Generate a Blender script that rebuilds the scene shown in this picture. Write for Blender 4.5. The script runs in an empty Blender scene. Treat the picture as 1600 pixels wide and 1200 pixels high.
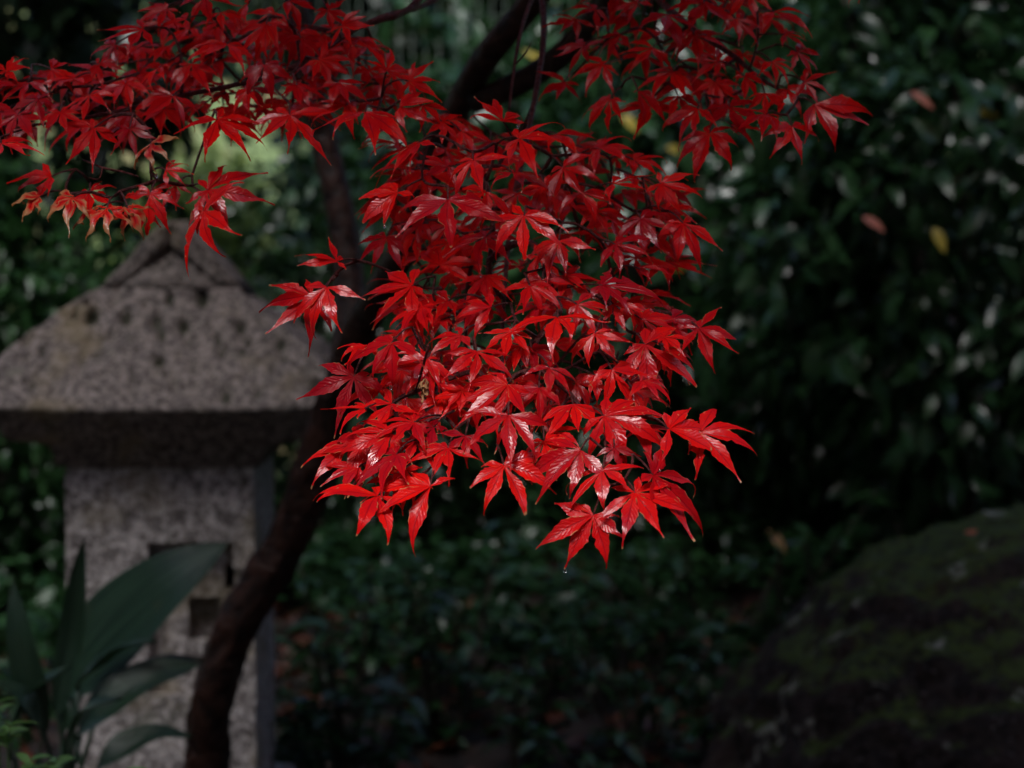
import bpy, math, random
import numpy as np
from mathutils import Vector, Matrix

random.seed(11)
RNG = np.random.default_rng(11)
scene = bpy.context.scene
col = scene.collection

# ------------------------------------------------------------------ camera
FPX = 3609.0
CAM_Z = 0.85
PITCH = math.radians(-3.0)
cam_d = bpy.data.cameras.new('camera')
cam = bpy.data.objects.new('camera', cam_d)
col.objects.link(cam)
cam.location = (0, 0, CAM_Z)
cam.rotation_euler = (math.radians(90) + PITCH, 0, 0)
cam_d.sensor_width = 36
cam_d.lens = 36 * FPX / 1600
cam_d.clip_start = 0.05
cam_d.clip_end = 400
cam_d.dof.use_dof = True
cam_d.dof.focus_distance = 1.50
cam_d.dof.aperture_fstop = 8.4
scene.camera = cam

# ------------------------------------------------------------------ sky, sun, exposure
SUN_EL, SUN_AZ = math.radians(59), math.radians(200)     # azimuth clockwise from +Y: behind the camera, a little left
w = bpy.data.worlds.new('World')
scene.world = w
w.use_nodes = True
nt = w.node_tree
sky = nt.nodes.new('ShaderNodeTexSky')
sky.sky_type = 'NISHITA'
sky.sun_disc = False
sky.sun_elevation = SUN_EL
sky.sun_rotation = SUN_AZ
sky.air_density = 1.0
sky.dust_density = 1.0
bg = nt.nodes['Background']
bg.inputs['Strength'].default_value = 0.07
nt.links.new(sky.outputs[0], bg.inputs[0])
sd = bpy.data.lights.new('sun', 'SUN')
sd.energy = 1.35
sd.angle = math.radians(25)
sd.color = (1.0, 0.99, 0.975)
sun = bpy.data.objects.new('sun', sd)
col.objects.link(sun)
sdir = Vector((math.sin(SUN_AZ) * math.cos(SUN_EL), math.cos(SUN_AZ) * math.cos(SUN_EL), math.sin(SUN_EL)))
sun.rotation_euler = sdir.to_track_quat('Z', 'Y').to_euler()
sun.location = sdir * 20
scene.view_settings.view_transform = 'Standard'
scene.view_settings.look = 'None'
scene.view_settings.exposure = 1.65
scene.view_settings.gamma = 1.0
scene.cycles.max_bounces = 4
scene.cycles.transparent_max_bounces = 6

# ------------------------------------------------------------------ helpers
F = Vector((0, math.cos(PITCH), math.sin(PITCH)))
R = Vector((1, 0, 0))
U = R.cross(F)
CAM = Vector((0, 0, CAM_Z))

def at(x, y, d):
    """point seen at photo pixel (x, y) (1600 x 1200) at depth d metres"""
    return CAM + d * (F + (x - 800) / FPX * R + (600 - y) / FPX * U)

def tag(o, label=None, cat=None, group=None, kind=None):
    if label: o['label'] = label
    if cat: o['category'] = cat
    if group: o['group'] = group
    if kind: o['kind'] = kind
    return o

def empty(name, loc, label=None, cat=None, group=None):
    o = bpy.data.objects.new(name, None)
    o.empty_display_size = 0.05
    col.objects.link(o)
    o.location = loc
    return tag(o, label, cat, group)

def mesh_np(name, verts, faces, mats, smooth=True, uvs=None, mat_idx=None):
    """verts (N,3); faces list of arrays (k columns each); uvs per vertex (N,2)"""
    me = bpy.data.meshes.new(name)
    verts = np.asarray(verts, dtype=np.float32)
    me.vertices.add(len(verts))
    me.vertices.foreach_set('co', verts.ravel())
    loops = np.concatenate([f.ravel() for f in faces]).astype(np.int32)
    tot = np.concatenate([np.full(len(f), f.shape[1]) for f in faces]).astype(np.int32)
    start = np.concatenate([[0], np.cumsum(tot)[:-1]]).astype(np.int32)
    me.loops.add(len(loops))
    me.loops.foreach_set('vertex_index', loops)
    me.polygons.add(len(tot))
    me.polygons.foreach_set('loop_start', start)
    me.polygons.foreach_set('loop_total', tot)
    if mat_idx is not None:
        me.polygons.foreach_set('material_index', np.asarray(mat_idx, dtype=np.int32))
    me.update(calc_edges=True)
    me.polygons.foreach_set('use_smooth', np.full(len(tot), smooth))
    if uvs is not None:
        uvl = me.uv_layers.new(name='uv')
        uvl.data.foreach_set('uv', np.asarray(uvs, dtype=np.float32)[loops].ravel())
    for m in (mats if isinstance(mats, (list, tuple)) else [mats]):
        me.materials.append(m)
    me.validate()
    return me

def link(name, me, parent=None, matrix=None):
    o = bpy.data.objects.new(name, me)
    col.objects.link(o)
    if parent is not None:
        o.parent = parent
        if parent.type == 'EMPTY' and parent.parent is None:
            # local = world relative to the parent's location
            m = matrix if matrix is not None else Matrix.Identity(4)
            o.matrix_local = Matrix.Translation(-Vector(parent.location)) @ m
        elif matrix is not None:
            o.matrix_local = matrix
    elif matrix is not None:
        o.matrix_world = matrix
    return o

def catmull(pts, rads, step):
    """resample a polyline of points and radii smoothly"""
    P = [np.array(p, float) for p in pts]
    P = [2 * P[0] - P[1]] + P + [2 * P[-1] - P[-2]]
    r = [rads[0]] + list(rads) + [rads[-1]]
    op, orad = [], []
    for i in range(1, len(P) - 2):
        n = max(2, int(np.linalg.norm(P[i + 1] - P[i]) / step))
        for k in range(n):
            t = k / n
            a, b, c, d = P[i - 1], P[i], P[i + 1], P[i + 2]
            op.append(0.5 * (2 * b + (c - a) * t + (2 * a - 5 * b + 4 * c - d) * t * t + (3 * b - a - 3 * c + d) * t ** 3))
            orad.append(r[i] * (1 - t) + r[i + 1] * t)
    op.append(P[-2]); orad.append(r[-2])
    return np.array(op), np.array(orad)

def tube_arrays(P, rad, sides=8, rough=0.0, rng=None):
    n = len(P)
    T = np.gradient(P, axis=0)
    T /= np.linalg.norm(T, axis=1)[:, None] + 1e-12
    ref = np.array([0.31, 0.9, 0.2])
    A = np.cross(T, ref); A /= np.linalg.norm(A, axis=1)[:, None] + 1e-12
    B = np.cross(T, A)
    ang = np.linspace(0, 2 * math.pi, sides, endpoint=False)
    rr = rad[:, None] * np.ones((1, sides))
    if rough:
        lump = rng.normal(0, 1, (n, sides))
        lump = (lump + np.roll(lump, 1, 0) + np.roll(lump, 2, 0)) / 1.7
        rr = rr * (1 + rough * lump)
    V = P[:, None, :] + rr[..., None] * (np.cos(ang)[None, :, None] * A[:, None, :] + np.sin(ang)[None, :, None] * B[:, None, :])
    V = V.reshape(-1, 3)
    i = np.arange(n - 1)[:, None] * sides
    j = np.arange(sides)[None, :]
    j2 = (j + 1) % sides
    Q = np.stack([i + j, i + j2, i + sides + j2, i + sides + j], axis=-1).reshape(-1, 4)
    V = np.vstack([V, P[:1], P[-1:]])
    c0, c1 = n * sides, n * sides + 1
    jj = np.arange(sides); jj2 = (jj + 1) % sides
    Tr = np.vstack([np.stack([np.full(sides, c0), jj2, jj], -1),
                    np.stack([np.full(sides, c1), (n - 1) * sides + jj, (n - 1) * sides + jj2], -1)])
    return V, Q, Tr

def tube(name, pts, rads, mat, parent, step=0.02, sides=8, rough=0.0, rng=RNG):
    P, r = catmull([tuple(p) for p in pts], rads, step)
    V, Q, T = tube_arrays(P, r, sides, rough, rng)
    return link(name, mesh_np(name, V, [Q, T], mat), parent)

# ------------------------------------------------------------------ materials
def new_mat(name):
    m = bpy.data.materials.new(name)
    m.use_nodes = True
    t = m.node_tree
    b = t.nodes['Principled BSDF']
    return m, t, b

def N(t, kind, **kw):
    n = t.nodes.new(kind)
    for k, v in kw.items():
        setattr(n, k, v)
    return n

def mixc(t, fac, a, b):
    """colour mix; a, b, fac are sockets or constants"""
    n = N(t, 'ShaderNodeMix', data_type='RGBA')
    for s, v in ((n.inputs[0], fac), (n.inputs[6], a), (n.inputs[7], b)):
        if hasattr(v, 'is_output'):
            t.links.new(v, s)
        elif isinstance(v, (int, float)):
            s.default_value = v
        else:
            s.default_value = (*v, 1)
    return n.outputs[2]

def mth(t, op, a, b=None, clamp=False):
    n = N(t, 'ShaderNodeMath', operation=op, use_clamp=clamp)
    for s, v in ((n.inputs[0], a), (n.inputs[1], b)):
        if v is None: continue
        if hasattr(v, 'is_output'): t.links.new(v, s)
        else: s.default_value = v
    return n.outputs[0]

def ramp(t, src, lo, hi):
    n = N(t, 'ShaderNodeMapRange', clamp=True)
    n.interpolation_type = 'SMOOTHSTEP'
    t.links.new(src, n.inputs[0])
    n.inputs[1].default_value = lo
    n.inputs[2].default_value = hi
    return n.outputs[0]

def noise(t, scale, detail=4, coord='Object', rough=0.55, offset=None):
    tc = N(t, 'ShaderNodeTexCoord')
    n = N(t, 'ShaderNodeTexNoise')
    n.inputs['Scale'].default_value = scale
    n.inputs['Detail'].default_value = detail
    n.inputs['Roughness'].default_value = rough
    if offset is not None:
        a = N(t, 'ShaderNodeVectorMath', operation='ADD')
        t.links.new(tc.outputs[coord], a.inputs[0]); t.links.new(offset, a.inputs[1])
        t.links.new(a.outputs[0], n.inputs['Vector'])
    else:
        t.links.new(tc.outputs[coord], n.inputs['Vector'])
    return n.outputs[0]

def bump(t, b, src, strength, dist):
    n = N(t, 'ShaderNodeBump')
    n.inputs['Strength'].default_value = strength
    n.inputs['Distance'].default_value = dist
    t.links.new(src, n.inputs['Height'])
    t.links.new(n.outputs[0], b.inputs['Normal'])
    return n.outputs[0]

def add_translucent(t, b, colour, fac, normal=None):
    out = t.nodes['Material Output']
    tr = N(t, 'ShaderNodeBsdfTranslucent')
    if hasattr(colour, 'is_output'): t.links.new(colour, tr.inputs[0])
    else: tr.inputs[0].default_value = (*colour, 1)
    if normal is not None: t.links.new(normal, tr.inputs['Normal'])
    mx = N(t, 'ShaderNodeMixShader')
    mx.inputs[0].default_value = fac
    t.links.new(b.outputs[0], mx.inputs[1]); t.links.new(tr.outputs[0], mx.inputs[2])
    t.links.new(mx.outputs[0], out.inputs[0])

def maple_leaf_material(name, brown=0.0):
    m, t, b = new_mat(name)
    uv = N(t, 'ShaderNodeUVMap')
    sep = N(t, 'ShaderNodeSeparateXYZ'); t.links.new(uv.outputs[0], sep.inputs[0])
    u, v = sep.outputs[0], sep.outputs[1]
    oi = N(t, 'ShaderNodeObjectInfo')
    rnd = oi.outputs['Random']
    # leaf-to-leaf hue: scarlet to crimson
    c1 = mixc(t, mth(t, 'POWER', rnd, 1.8), (0.72, 0.007, 0.005), (0.30, 0.003, 0.009))
    n1 = noise(t, 38, 3, offset=oi.outputs['Location'])
    c2 = mixc(t, mth(t, 'MULTIPLY', ramp(t, n1, 0.45, 0.72), 0.55), c1, (0.30, 0.003, 0.012))
    # darker midrib
    av = mth(t, 'ABSOLUTE', mth(t, 'SUBTRACT', v, 0.5))
    rib = mth(t, 'SUBTRACT', 1.0, ramp(t, av, 0.015, 0.07))
    c3 = mixc(t, mth(t, 'MULTIPLY', rib, 0.55), c2, (0.16, 0.002, 0.010))
    # lateral veins
    wv = mth(t, 'SINE', mth(t, 'ADD', mth(t, 'MULTIPLY', u, 70.0), mth(t, 'MULTIPLY', av, -26.0)))
    vein = mth(t, 'MULTIPLY', ramp(t, wv, 0.75, 1.0), 0.08)
    c3 = mixc(t, vein, c3, (0.22, 0.002, 0.010))
    # withered margin and tips: buff and brown
    n2 = noise(t, 120, 3, offset=oi.outputs['Location'])
    tipv = mth(t, 'ADD', u, mth(t, 'MULTIPLY', mth(t, 'SUBTRACT', n2, 0.5), 0.25))
    tip = ramp(t, tipv, 0.955 - 0.38 * brown, 1.0 - 0.25 * brown)
    edge = mth(t, 'MULTIPLY', ramp(t, av, 0.42 - 0.25 * brown, 0.5), ramp(t, n2, 0.52 - 0.15 * brown, 0.64))
    wither = mth(t, 'MAXIMUM', tip, edge)
    wc = mixc(t, n1, (0.62, 0.32, 0.14), (0.30, 0.12, 0.05))
    c4 = mixc(t, mth(t, 'MULTIPLY', wither, 0.9), c3, wc)
    # small pale specks
    tc = N(t, 'ShaderNodeTexCoord')
    vo = N(t, 'ShaderNodeTexVoronoi'); vo.inputs['Scale'].default_value = 230
    t.links.new(tc.outputs['Object'], vo.inputs['Vector'])
    n3 = noise(t, 55, 2)
    speck = mth(t, 'MULTIPLY', mth(t, 'SUBTRACT', 1.0, ramp(t, vo.outputs['Distance'], 0.10, 0.2)), ramp(t, n3, 0.55, 0.66))
    c5 = mixc(t, mth(t, 'MULTIPLY', speck, 0.8), c4, (0.66, 0.26, 0.12))
    t.links.new(c5, b.inputs['Base Color'])
    # rain-wet patches
    n4 = noise(t, 45, 3)
    rg = N(t, 'ShaderNodeMapRange'); t.links.new(n4, rg.inputs[0])
    rg.inputs[1].default_value = 0.35; rg.inputs[2].default_value = 0.65
    rg.inputs[3].default_value = 0.10; rg.inputs[4].default_value = 0.30
    t.links.new(rg.outputs[0], b.inputs['Roughness'])
    b.inputs['IOR'].default_value = 1.42
    n5 = noise(t, 26, 2, offset=oi.outputs['Location'])
    sl = N(t, 'ShaderNodeMapRange', clamp=True); t.links.new(n5, sl.inputs[0])
    sl.inputs[1].default_value = 0.47; sl.inputs[2].default_value = 0.60
    sl.inputs[3].default_value = 0.07; sl.inputs[4].default_value = 1.0
    t.links.new(sl.outputs[0], b.inputs['Specular IOR Level'])
    hgt = mth(t, 'ADD', mth(t, 'MULTIPLY', wv, 0.12), mth(t, 'ADD', mth(t, 'MULTIPLY', n2, 1.5), mth(t, 'MULTIPLY', rib, -1.5)))
    nrm = bump(t, b, hgt, 0.35, 0.0012)
    add_translucent(t, b, mixc(t, wither, (0.75, 0.012, 0.006), (0.5, 0.2, 0.06)), 0.30)
    return m

M = {}
M['maple'] = maple_leaf_material('maple_leaf_red')
M['maple_brown'] = maple_leaf_material('maple_leaf_withered', 1.35)

def simple_leaf_material(name, ca, cb, rough=(0.22, 0.42), trans=0.2, tcol=None, ior=1.45, bumpd=0.004):
    m, t, b = new_mat(name)
    oi = N(t, 'ShaderNodeObjectInfo'); ge = N(t, 'ShaderNodeNewGeometry')
    rnd = mth(t, 'FRACT', mth(t, 'ADD', oi.outputs['Random'], ge.outputs['Random Per Island']))
    c = mixc(t, rnd, ca, cb)
    n1 = noise(t, 30, 3)
    c = mixc(t, mth(t, 'MULTIPLY', ramp(t, n1, 0.4, 0.7), 0.5), c, tuple(x * 0.55 for x in ca))
    t.links.new(c, b.inputs['Base Color'])
    rg = N(t, 'ShaderNodeMapRange'); t.links.new(rnd, rg.inputs[0])
    rg.inputs[3].default_value, rg.inputs[4].default_value = rough
    t.links.new(rg.outputs[0], b.inputs['Roughness'])
    b.inputs['IOR'].default_value = ior
    bump(t, b, n1, 0.4, bumpd)
    if trans:
        add_translucent(t, b, tcol or tuple(min(1, x * 1.6) for x in cb), trans)
    return m

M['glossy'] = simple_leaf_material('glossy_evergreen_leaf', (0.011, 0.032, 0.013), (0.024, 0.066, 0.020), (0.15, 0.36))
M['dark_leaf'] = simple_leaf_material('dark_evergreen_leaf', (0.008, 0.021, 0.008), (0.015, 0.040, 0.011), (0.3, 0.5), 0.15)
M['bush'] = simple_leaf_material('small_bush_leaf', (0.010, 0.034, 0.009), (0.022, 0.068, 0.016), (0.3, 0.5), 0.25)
M['bright'] = simple_leaf_material('light_green_leaf', (0.12, 0.19, 0.05), (0.24, 0.30, 0.08), (0.25, 0.45), 0.35)
M['cover'] = simple_leaf_material('ground_cover_leaf', (0.009, 0.031, 0.010), (0.022, 0.064, 0.019), (0.25, 0.45), 0.2)
M['blade'] = simple_leaf_material('broad_blade', (0.012, 0.030, 0.019), (0.018, 0.042, 0.022), (0.2, 0.28), 0.1)
def blade_mat():
    m, t, b = new_mat('broad_blade_leaf')
    uv = N(t, 'ShaderNodeUVMap'); mp = N(t, 'ShaderNodeMapping')
    t.links.new(uv.outputs[0], mp.inputs[0]); mp.inputs['Scale'].default_value = (26, 1.6, 1)
    n = N(t, 'ShaderNodeTexNoise'); t.links.new(mp.outputs[0], n.inputs['Vector'])
    n.inputs['Scale'].default_value = 1.0; n.inputs['Detail'].default_value = 4
    c = mixc(t, ramp(t, n.outputs[0], 0.35, 0.65), (0.009, 0.026, 0.014), (0.028, 0.064, 0.034))
    n2 = noise(t, 22, 4)
    c = mixc(t, mth(t, 'MULTIPLY', ramp(t, n2, 0.55, 0.75), 0.5), c, (0.05, 0.06, 0.03))
    t.links.new(c, b.inputs['Base Color'])
    b.inputs['Roughness'].default_value = 0.3
    bump(t, b, n.outputs[0], 0.5, 0.003)
    add_translucent(t, b, (0.03, 0.08, 0.03), 0.12)
    return m
M['blade'] = blade_mat()
M['sprig'] = simple_leaf_material('sprig_leaf', (0.05, 0.12, 0.03), (0.09, 0.19, 0.05), (0.3, 0.45), 0.3)
M['litter'] = simple_leaf_material('dead_leaf_litter', (0.06, 0.015, 0.008), (0.12, 0.035, 0.014), (0.4, 0.6), 0.1)
M['yellow'] = simple_leaf_material('yellow_leaf', (0.40, 0.30, 0.03), (0.48, 0.38, 0.07), (0.35, 0.5), 0.35)
M['salmon'] = simple_leaf_material('salmon_leaf', (0.55, 0.19, 0.12), (0.62, 0.22, 0.14), (0.35, 0.5), 0.3)
M['orange'] = simple_leaf_material('orange_leaf', (0.42, 0.10, 0.03), (0.48, 0.13, 0.04), (0.35, 0.5), 0.3)
M['tan'] = simple_leaf_material('tan_leaf', (0.50, 0.28, 0.11), (0.56, 0.34, 0.14), (0.35, 0.5), 0.3)
M['maple_far'] = simple_leaf_material('maple_crown_leaf', (0.42, 0.006, 0.01), (0.55, 0.012, 0.012), (0.3, 0.45), 0.35, (0.6, 0.01, 0.006))
M['dead'] = simple_leaf_material('shrivelled_leaf', (0.34, 0.17, 0.07), (0.40, 0.2, 0.09), (0.35, 0.5), 0.15)

def bark(name, ca, cb, scale=40, rough=0.45):
    m, t, b = new_mat(name)
    n1 = noise(t, scale, 6); n2 = noise(t, scale * 0.22, 3)
    c = mixc(t, ramp(t, n1, 0.35, 0.65), ca, cb)
    c = mixc(t, mth(t, 'MULTIPLY', ramp(t, n2, 0.5, 0.75), 0.6), c, tuple(x * 1.8 for x in cb))
    t.links.new(c, b.inputs['Base Color'])
    b.inputs['Roughness'].default_value = rough
    b.inputs['Specular IOR Level'].default_value = 0.22
    bump(t, b, n1, 0.9, 0.010)
    return m
M['bark'] = bark('wet_maple_bark', (0.008, 0.0035, 0.0028), (0.036, 0.014, 0.009), 55)
M['twig'] = bark('maple_twig', (0.05, 0.012, 0.012), (0.10, 0.022, 0.02), 200, 0.4)
M['stem'] = bark('shrub_stem', (0.022, 0.018, 0.014), (0.05, 0.042, 0.03), 60, 0.6)

def granite(name, pits=False):
    m, t, b = new_mat(name)
    n1 = noise(t, 120, 3, rough=0.7); n2 = noise(t, 45, 4); n3 = noise(t, 9, 4); n4 = noise(t, 17, 5)
    lo, hi = ((0.055, 0.047, 0.042), (0.25, 0.215, 0.195)) if pits else ((0.17, 0.152, 0.145), (0.58, 0.53, 0.51))
    c = mixc(t, ramp(t, n1, 0.40, 0.60), lo, hi)
    c = mixc(t, mth(t, 'MULTIPLY', ramp(t, n2, 0.50, 0.66), 0.75), c, (0.10, 0.085, 0.08))
    c = mixc(t, mth(t, 'MULTIPLY', ramp(t, n3, 0.50, 0.68), 0.55), c, (0.20, 0.16, 0.085))    # ochre lichen
    c = mixc(t, mth(t, 'MULTIPLY', ramp(t, n4, 0.58, 0.74), 0.55), c, (0.07, 0.08, 0.045))    # algae
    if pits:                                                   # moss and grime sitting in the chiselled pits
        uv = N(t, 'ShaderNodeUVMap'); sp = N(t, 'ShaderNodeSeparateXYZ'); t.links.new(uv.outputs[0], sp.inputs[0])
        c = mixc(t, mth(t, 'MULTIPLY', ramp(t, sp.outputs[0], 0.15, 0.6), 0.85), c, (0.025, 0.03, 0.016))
    t.links.new(c, b.inputs['Base Color'])
    b.inputs['Roughness'].default_value = 0.75
    b.inputs['Specular IOR Level'].default_value = 0.2
    bump(t, b, mth(t, 'ADD', n1, mth(t, 'MULTIPLY', n2, 2.0)), 0.8, 0.004)
    return m
M['granite'] = granite('weathered_granite')
M['granite_roof'] = granite('pitted_granite', True)

def rock_mat():
    m, t, b = new_mat('mossy_rock')
    n1 = noise(t, 60, 6); n2 = noise(t, 6, 5); n3 = noise(t, 14, 4); n4 = noise(t, 130, 3)
    c = mixc(t, ramp(t, n1, 0.35, 0.65), (0.006, 0.005, 0.0045), (0.022, 0.017, 0.015))
    c = mixc(t, mth(t, 'MULTIPLY', ramp(t, n2, 0.5, 0.65), 0.6), c, (0.022, 0.013, 0.010))
    lich = mth(t, 'MULTIPLY', ramp(t, n3, 0.60, 0.67), ramp(t, n1, 0.42, 0.58))
    sp = ramp(t, n4, 0.65, 0.72)
    c = mixc(t, mth(t, 'MULTIPLY', sp, 0.8), c, (0.14, 0.13, 0.135))
    # moss grows where the stone faces up
    ge = N(t, 'ShaderNodeNewGeometry'); s = N(t, 'ShaderNodeSeparateXYZ'); t.links.new(ge.outputs['Normal'], s.inputs[0])
    up = mth(t, 'ADD', s.outputs[2], mth(t, 'MULTIPLY', mth(t, 'SUBTRACT', n3, 0.5), 0.9))
    mo = ramp(t, up, 0.62, 0.82)
    c = mixc(t, mth(t, 'MULTIPLY', mo, ramp(t, n1, 0.3, 0.55)), c, mixc(t, n1, (0.012, 0.026, 0.005), (0.046, 0.070, 0.012)))
    c = mixc(t, lich, c, (0.17, 0.18, 0.155))
    t.links.new(c, b.inputs['Base Color'])
    b.inputs['Roughness'].default_value = 0.7
    b.inputs['Specular IOR Level'].default_value = 0.15
    bump(t, b, n1, 0.9, 0.012)
    return m
M['rock'] = rock_mat()

def soil_mat():
    m, t, b = new_mat('damp_soil')
    n1 = noise(t, 25, 6); n2 = noise(t, 3, 4)
    c = mixc(t, ramp(t, n1, 0.35, 0.65), (0.006, 0.004, 0.003), (0.024, 0.012, 0.008))
    c = mixc(t, mth(t, 'MULTIPLY', ramp(t, n2, 0.5, 0.7), 0.5), c, (0.018, 0.022, 0.010))
    t.links.new(c, b.inputs['Base Color'])
    b.inputs['Roughness'].default_value = 0.8
    bump(t, b, n1, 0.8, 0.02)
    return m
M['soil'] = soil_mat()

def lawn_mat():
    m, t, b = new_mat('lawn')
    n1 = noise(t, 40, 5); n2 = noise(t, 1.2, 3)
    c = mixc(t, n1, (0.10, 0.16, 0.05), (0.22, 0.27, 0.10))
    c = mixc(t, ramp(t, n2, 0.45, 0.7), c, (0.24, 0.17, 0.07))
    t.links.new(c, b.inputs['Base Color'])
    b.inputs['Roughness'].default_value = 0.7
    return m
M['lawn'] = lawn_mat()

mw, tw, bw = new_mat('green_coated_wire')
bw.inputs['Base Color'].default_value = (0.07, 0.10, 0.07, 1); bw.inputs['Roughness'].default_value = 0.4
M['wire'] = mw
md_, td_, bd_ = new_mat('water')
bd_.inputs['Base Color'].default_value = (1, 1, 1, 1); bd_.inputs['Roughness'].default_value = 0.0
bd_.inputs['IOR'].default_value = 1.33; bd_.inputs['Transmission Weight'].default_value = 1.0
M['water'] = md_

# ------------------------------------------------------------------ the ground
def ground_z(x, y):
    return 0.03 * np.sin(x * 1.7 + 0.4) * np.sin(y * 1.3) + 0.02 * np.sin(x * 4.1 + y * 3.3) + 0.10 * np.clip((y - 3.6) / 3.0, 0, 1)

def make_ground():
    xs = np.concatenate([np.linspace(-200, -6, 14)[:-1], np.linspace(-6, 6, 61), np.linspace(6, 200, 14)[1:]])
    ys = np.concatenate([np.linspace(-60, -2, 8)[:-1], np.linspace(-2, 9, 56), np.linspace(9, 300, 16)[1:]])
    X, Y = np.meshgrid(xs, ys)
    Z = ground_z(X, Y)
    V = np.stack([X, Y, Z], -1).reshape(-1, 3)
    nx, ny = len(xs), len(ys)
    i = np.arange(ny - 1)[:, None] * nx; j = np.arange(nx - 1)[None, :]
    Q = np.stack([i + j, i + j + 1, i + nx + j + 1, i + nx + j], -1).reshape(-1, 4)
    tag(link('ground', mesh_np('ground', V, [Q], M['soil'])), kind='structure')
    # lawn beyond the fence
    xs = np.linspace(-14, 14, 120); ys = np.linspace(7.3, 30, 90)
    X, Y = np.meshgrid(xs, ys)
    Z = ground_z(X, Y) + 0.03 + 0.30 * np.clip(Y - 7.8, 0, 30) + 0.05 * np.sin(X * 1.3 + Y)
    V = np.stack([X, Y, Z], -1).reshape(-1, 3)
    nx, ny = len(xs), len(ys)
    i = np.arange(ny - 1)[:, None] * nx; j = np.arange(nx - 1)[None, :]
    Q = np.stack([i + j, i + j + 1, i + nx + j + 1, i + nx + j], -1).reshape(-1, 4)
    tag(link('lawn', mesh_np('lawn', V, [Q], M['lawn'])), kind='structure')
make_ground()

# ------------------------------------------------------------------ generic small leaves
def leaf_template(length, width, rows=5, fold=0.35, bend=0.5, point=1.2):
    """a folded, arching lanceolate leaf: along +Y, upper side +Z"""
    V = [[0, 0, 0]]
    for k in range(1, rows):
        t = k / rows
        hw = width * 0.5 * (math.sin(math.pi * t ** 0.85) ** 0.8) * (1 - 0.15 * t)
        a = bend * t
        y = length * math.sin(a) / (bend if abs(bend) > 1e-3 else 1e-3); z = -length * (1 - math.cos(a)) / (bend if abs(bend) > 1e-3 else 1e-3)
        V += [[-hw, y, z + fold * hw], [0, y, z], [hw, y, z + fold * hw]]
    a = bend
    V.append([0, length * math.sin(a) / (bend if abs(bend) > 1e-3 else 1e-3), -length * (1 - math.cos(a)) / (bend if abs(bend) > 1e-3 else 1e-3)])
    tip = len(V) - 1
    Tr = [[0, 2, 1], [0, 3, 2]]; Q = []
    for k in range(rows - 2):
        o = 1 + 3 * k
        Q += [[o, o + 1, o + 4, o + 3], [o + 1, o + 2, o + 5, o + 4]]
    o = 1 + 3 * (rows - 2)
    Tr += [[o, o + 1, tip], [o + 1, o + 2, tip]]
    return np.array(V, float), np.array(Q), np.array(Tr)

def frames(ydir, up):
    """rotation matrices with columns X, Y(dir), Z(~up)"""
    y = ydir / (np.linalg.norm(ydir, axis=1)[:, None] + 1e-9)
    x = np.cross(y, up); x /= np.linalg.norm(x, axis=1)[:, None] + 1e-9
    z = np.cross(x, y)
    return np.stack([x, y, z], -1)

def scatter_mesh(name, templates, pos, rot, scl, mat):
    """one mesh of many small leaves"""
    Vs, Qs, Ts = [], [], []
    off = 0
    which = RNG.integers(0, len(templates), len(pos))
    for k, (tv, tq, tt) in enumerate(templates):
        idx = np.where(which == k)[0]
        if len(idx) == 0: continue
        v = np.einsum('nij,vj->nvi', rot[idx], tv) * scl[idx][:, None, None] + pos[idx][:, None, :]
        n, m = len(idx), len(tv)
        o = off + np.arange(n)[:, None, None] * m
        if len(tq): Qs.append((tq[None] + o).reshape(-1, 4))
        Ts.append((tt[None] + o).reshape(-1, 3))
        Vs.append(v.reshape(-1, 3)); off += n * m
    faces = ([np.concatenate(Qs)] if Qs else []) + [np.concatenate(Ts)]
    return mesh_np(name, np.concatenate(Vs), faces, mat)

def ellipsoid_leaves(center, radii, n_clumps, per, inner=0.5, droop=0.35, zmin=0.05, spread=0.05, rng=RNG, up_bias=0.8):
    """positions and frames of leaves gathered in clumps at twig ends"""
    d = rng.normal(size=(n_clumps, 3)); d /= np.linalg.norm(d, axis=1)[:, None]
    r = inner + (1 - inner) * rng.random(n_clumps) ** 0.6
    lump = 1 + 0.16 * np.sin(d[:, 0] * 5 + center[0] * 3) * np.cos(d[:, 2] * 4 + center[1])
    c = np.array(center) + d * r[:, None] * lump[:, None] * np.array(radii)
    keep = c[:, 2] > zmin
    c, d = c[keep], d[keep]
    n = len(c)
    base = np.repeat(c, per, 0) + rng.normal(0, spread, (n * per, 3))
    out = np.repeat(d, per, 0)
    rd = rng.normal(size=(n * per, 3)); rd /= np.linalg.norm(rd, axis=1)[:, None]
    yd = out * 0.7 + rd * 0.9 + np.array([0, 0, -droop])
    up = rng.normal(0, 0.45, (n * per, 3)) + np.array([0, 0, up_bias]) + out * 0.35
    return base, frames(yd, up), 0.7 + 0.5 * rng.random(n * per)

def in_frame(P, margin=60):
    rel = P - np.array(CAM)
    f = rel @ np.array(F); x = rel @ np.array(R) / f * FPX + 800; y = 600 - rel @ np.array(U) / f * FPX
    return (f > 0.2) & (x > -margin) & (x < 1600 + margin) & (y > -margin) & (y < 1200 + margin), f

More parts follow.
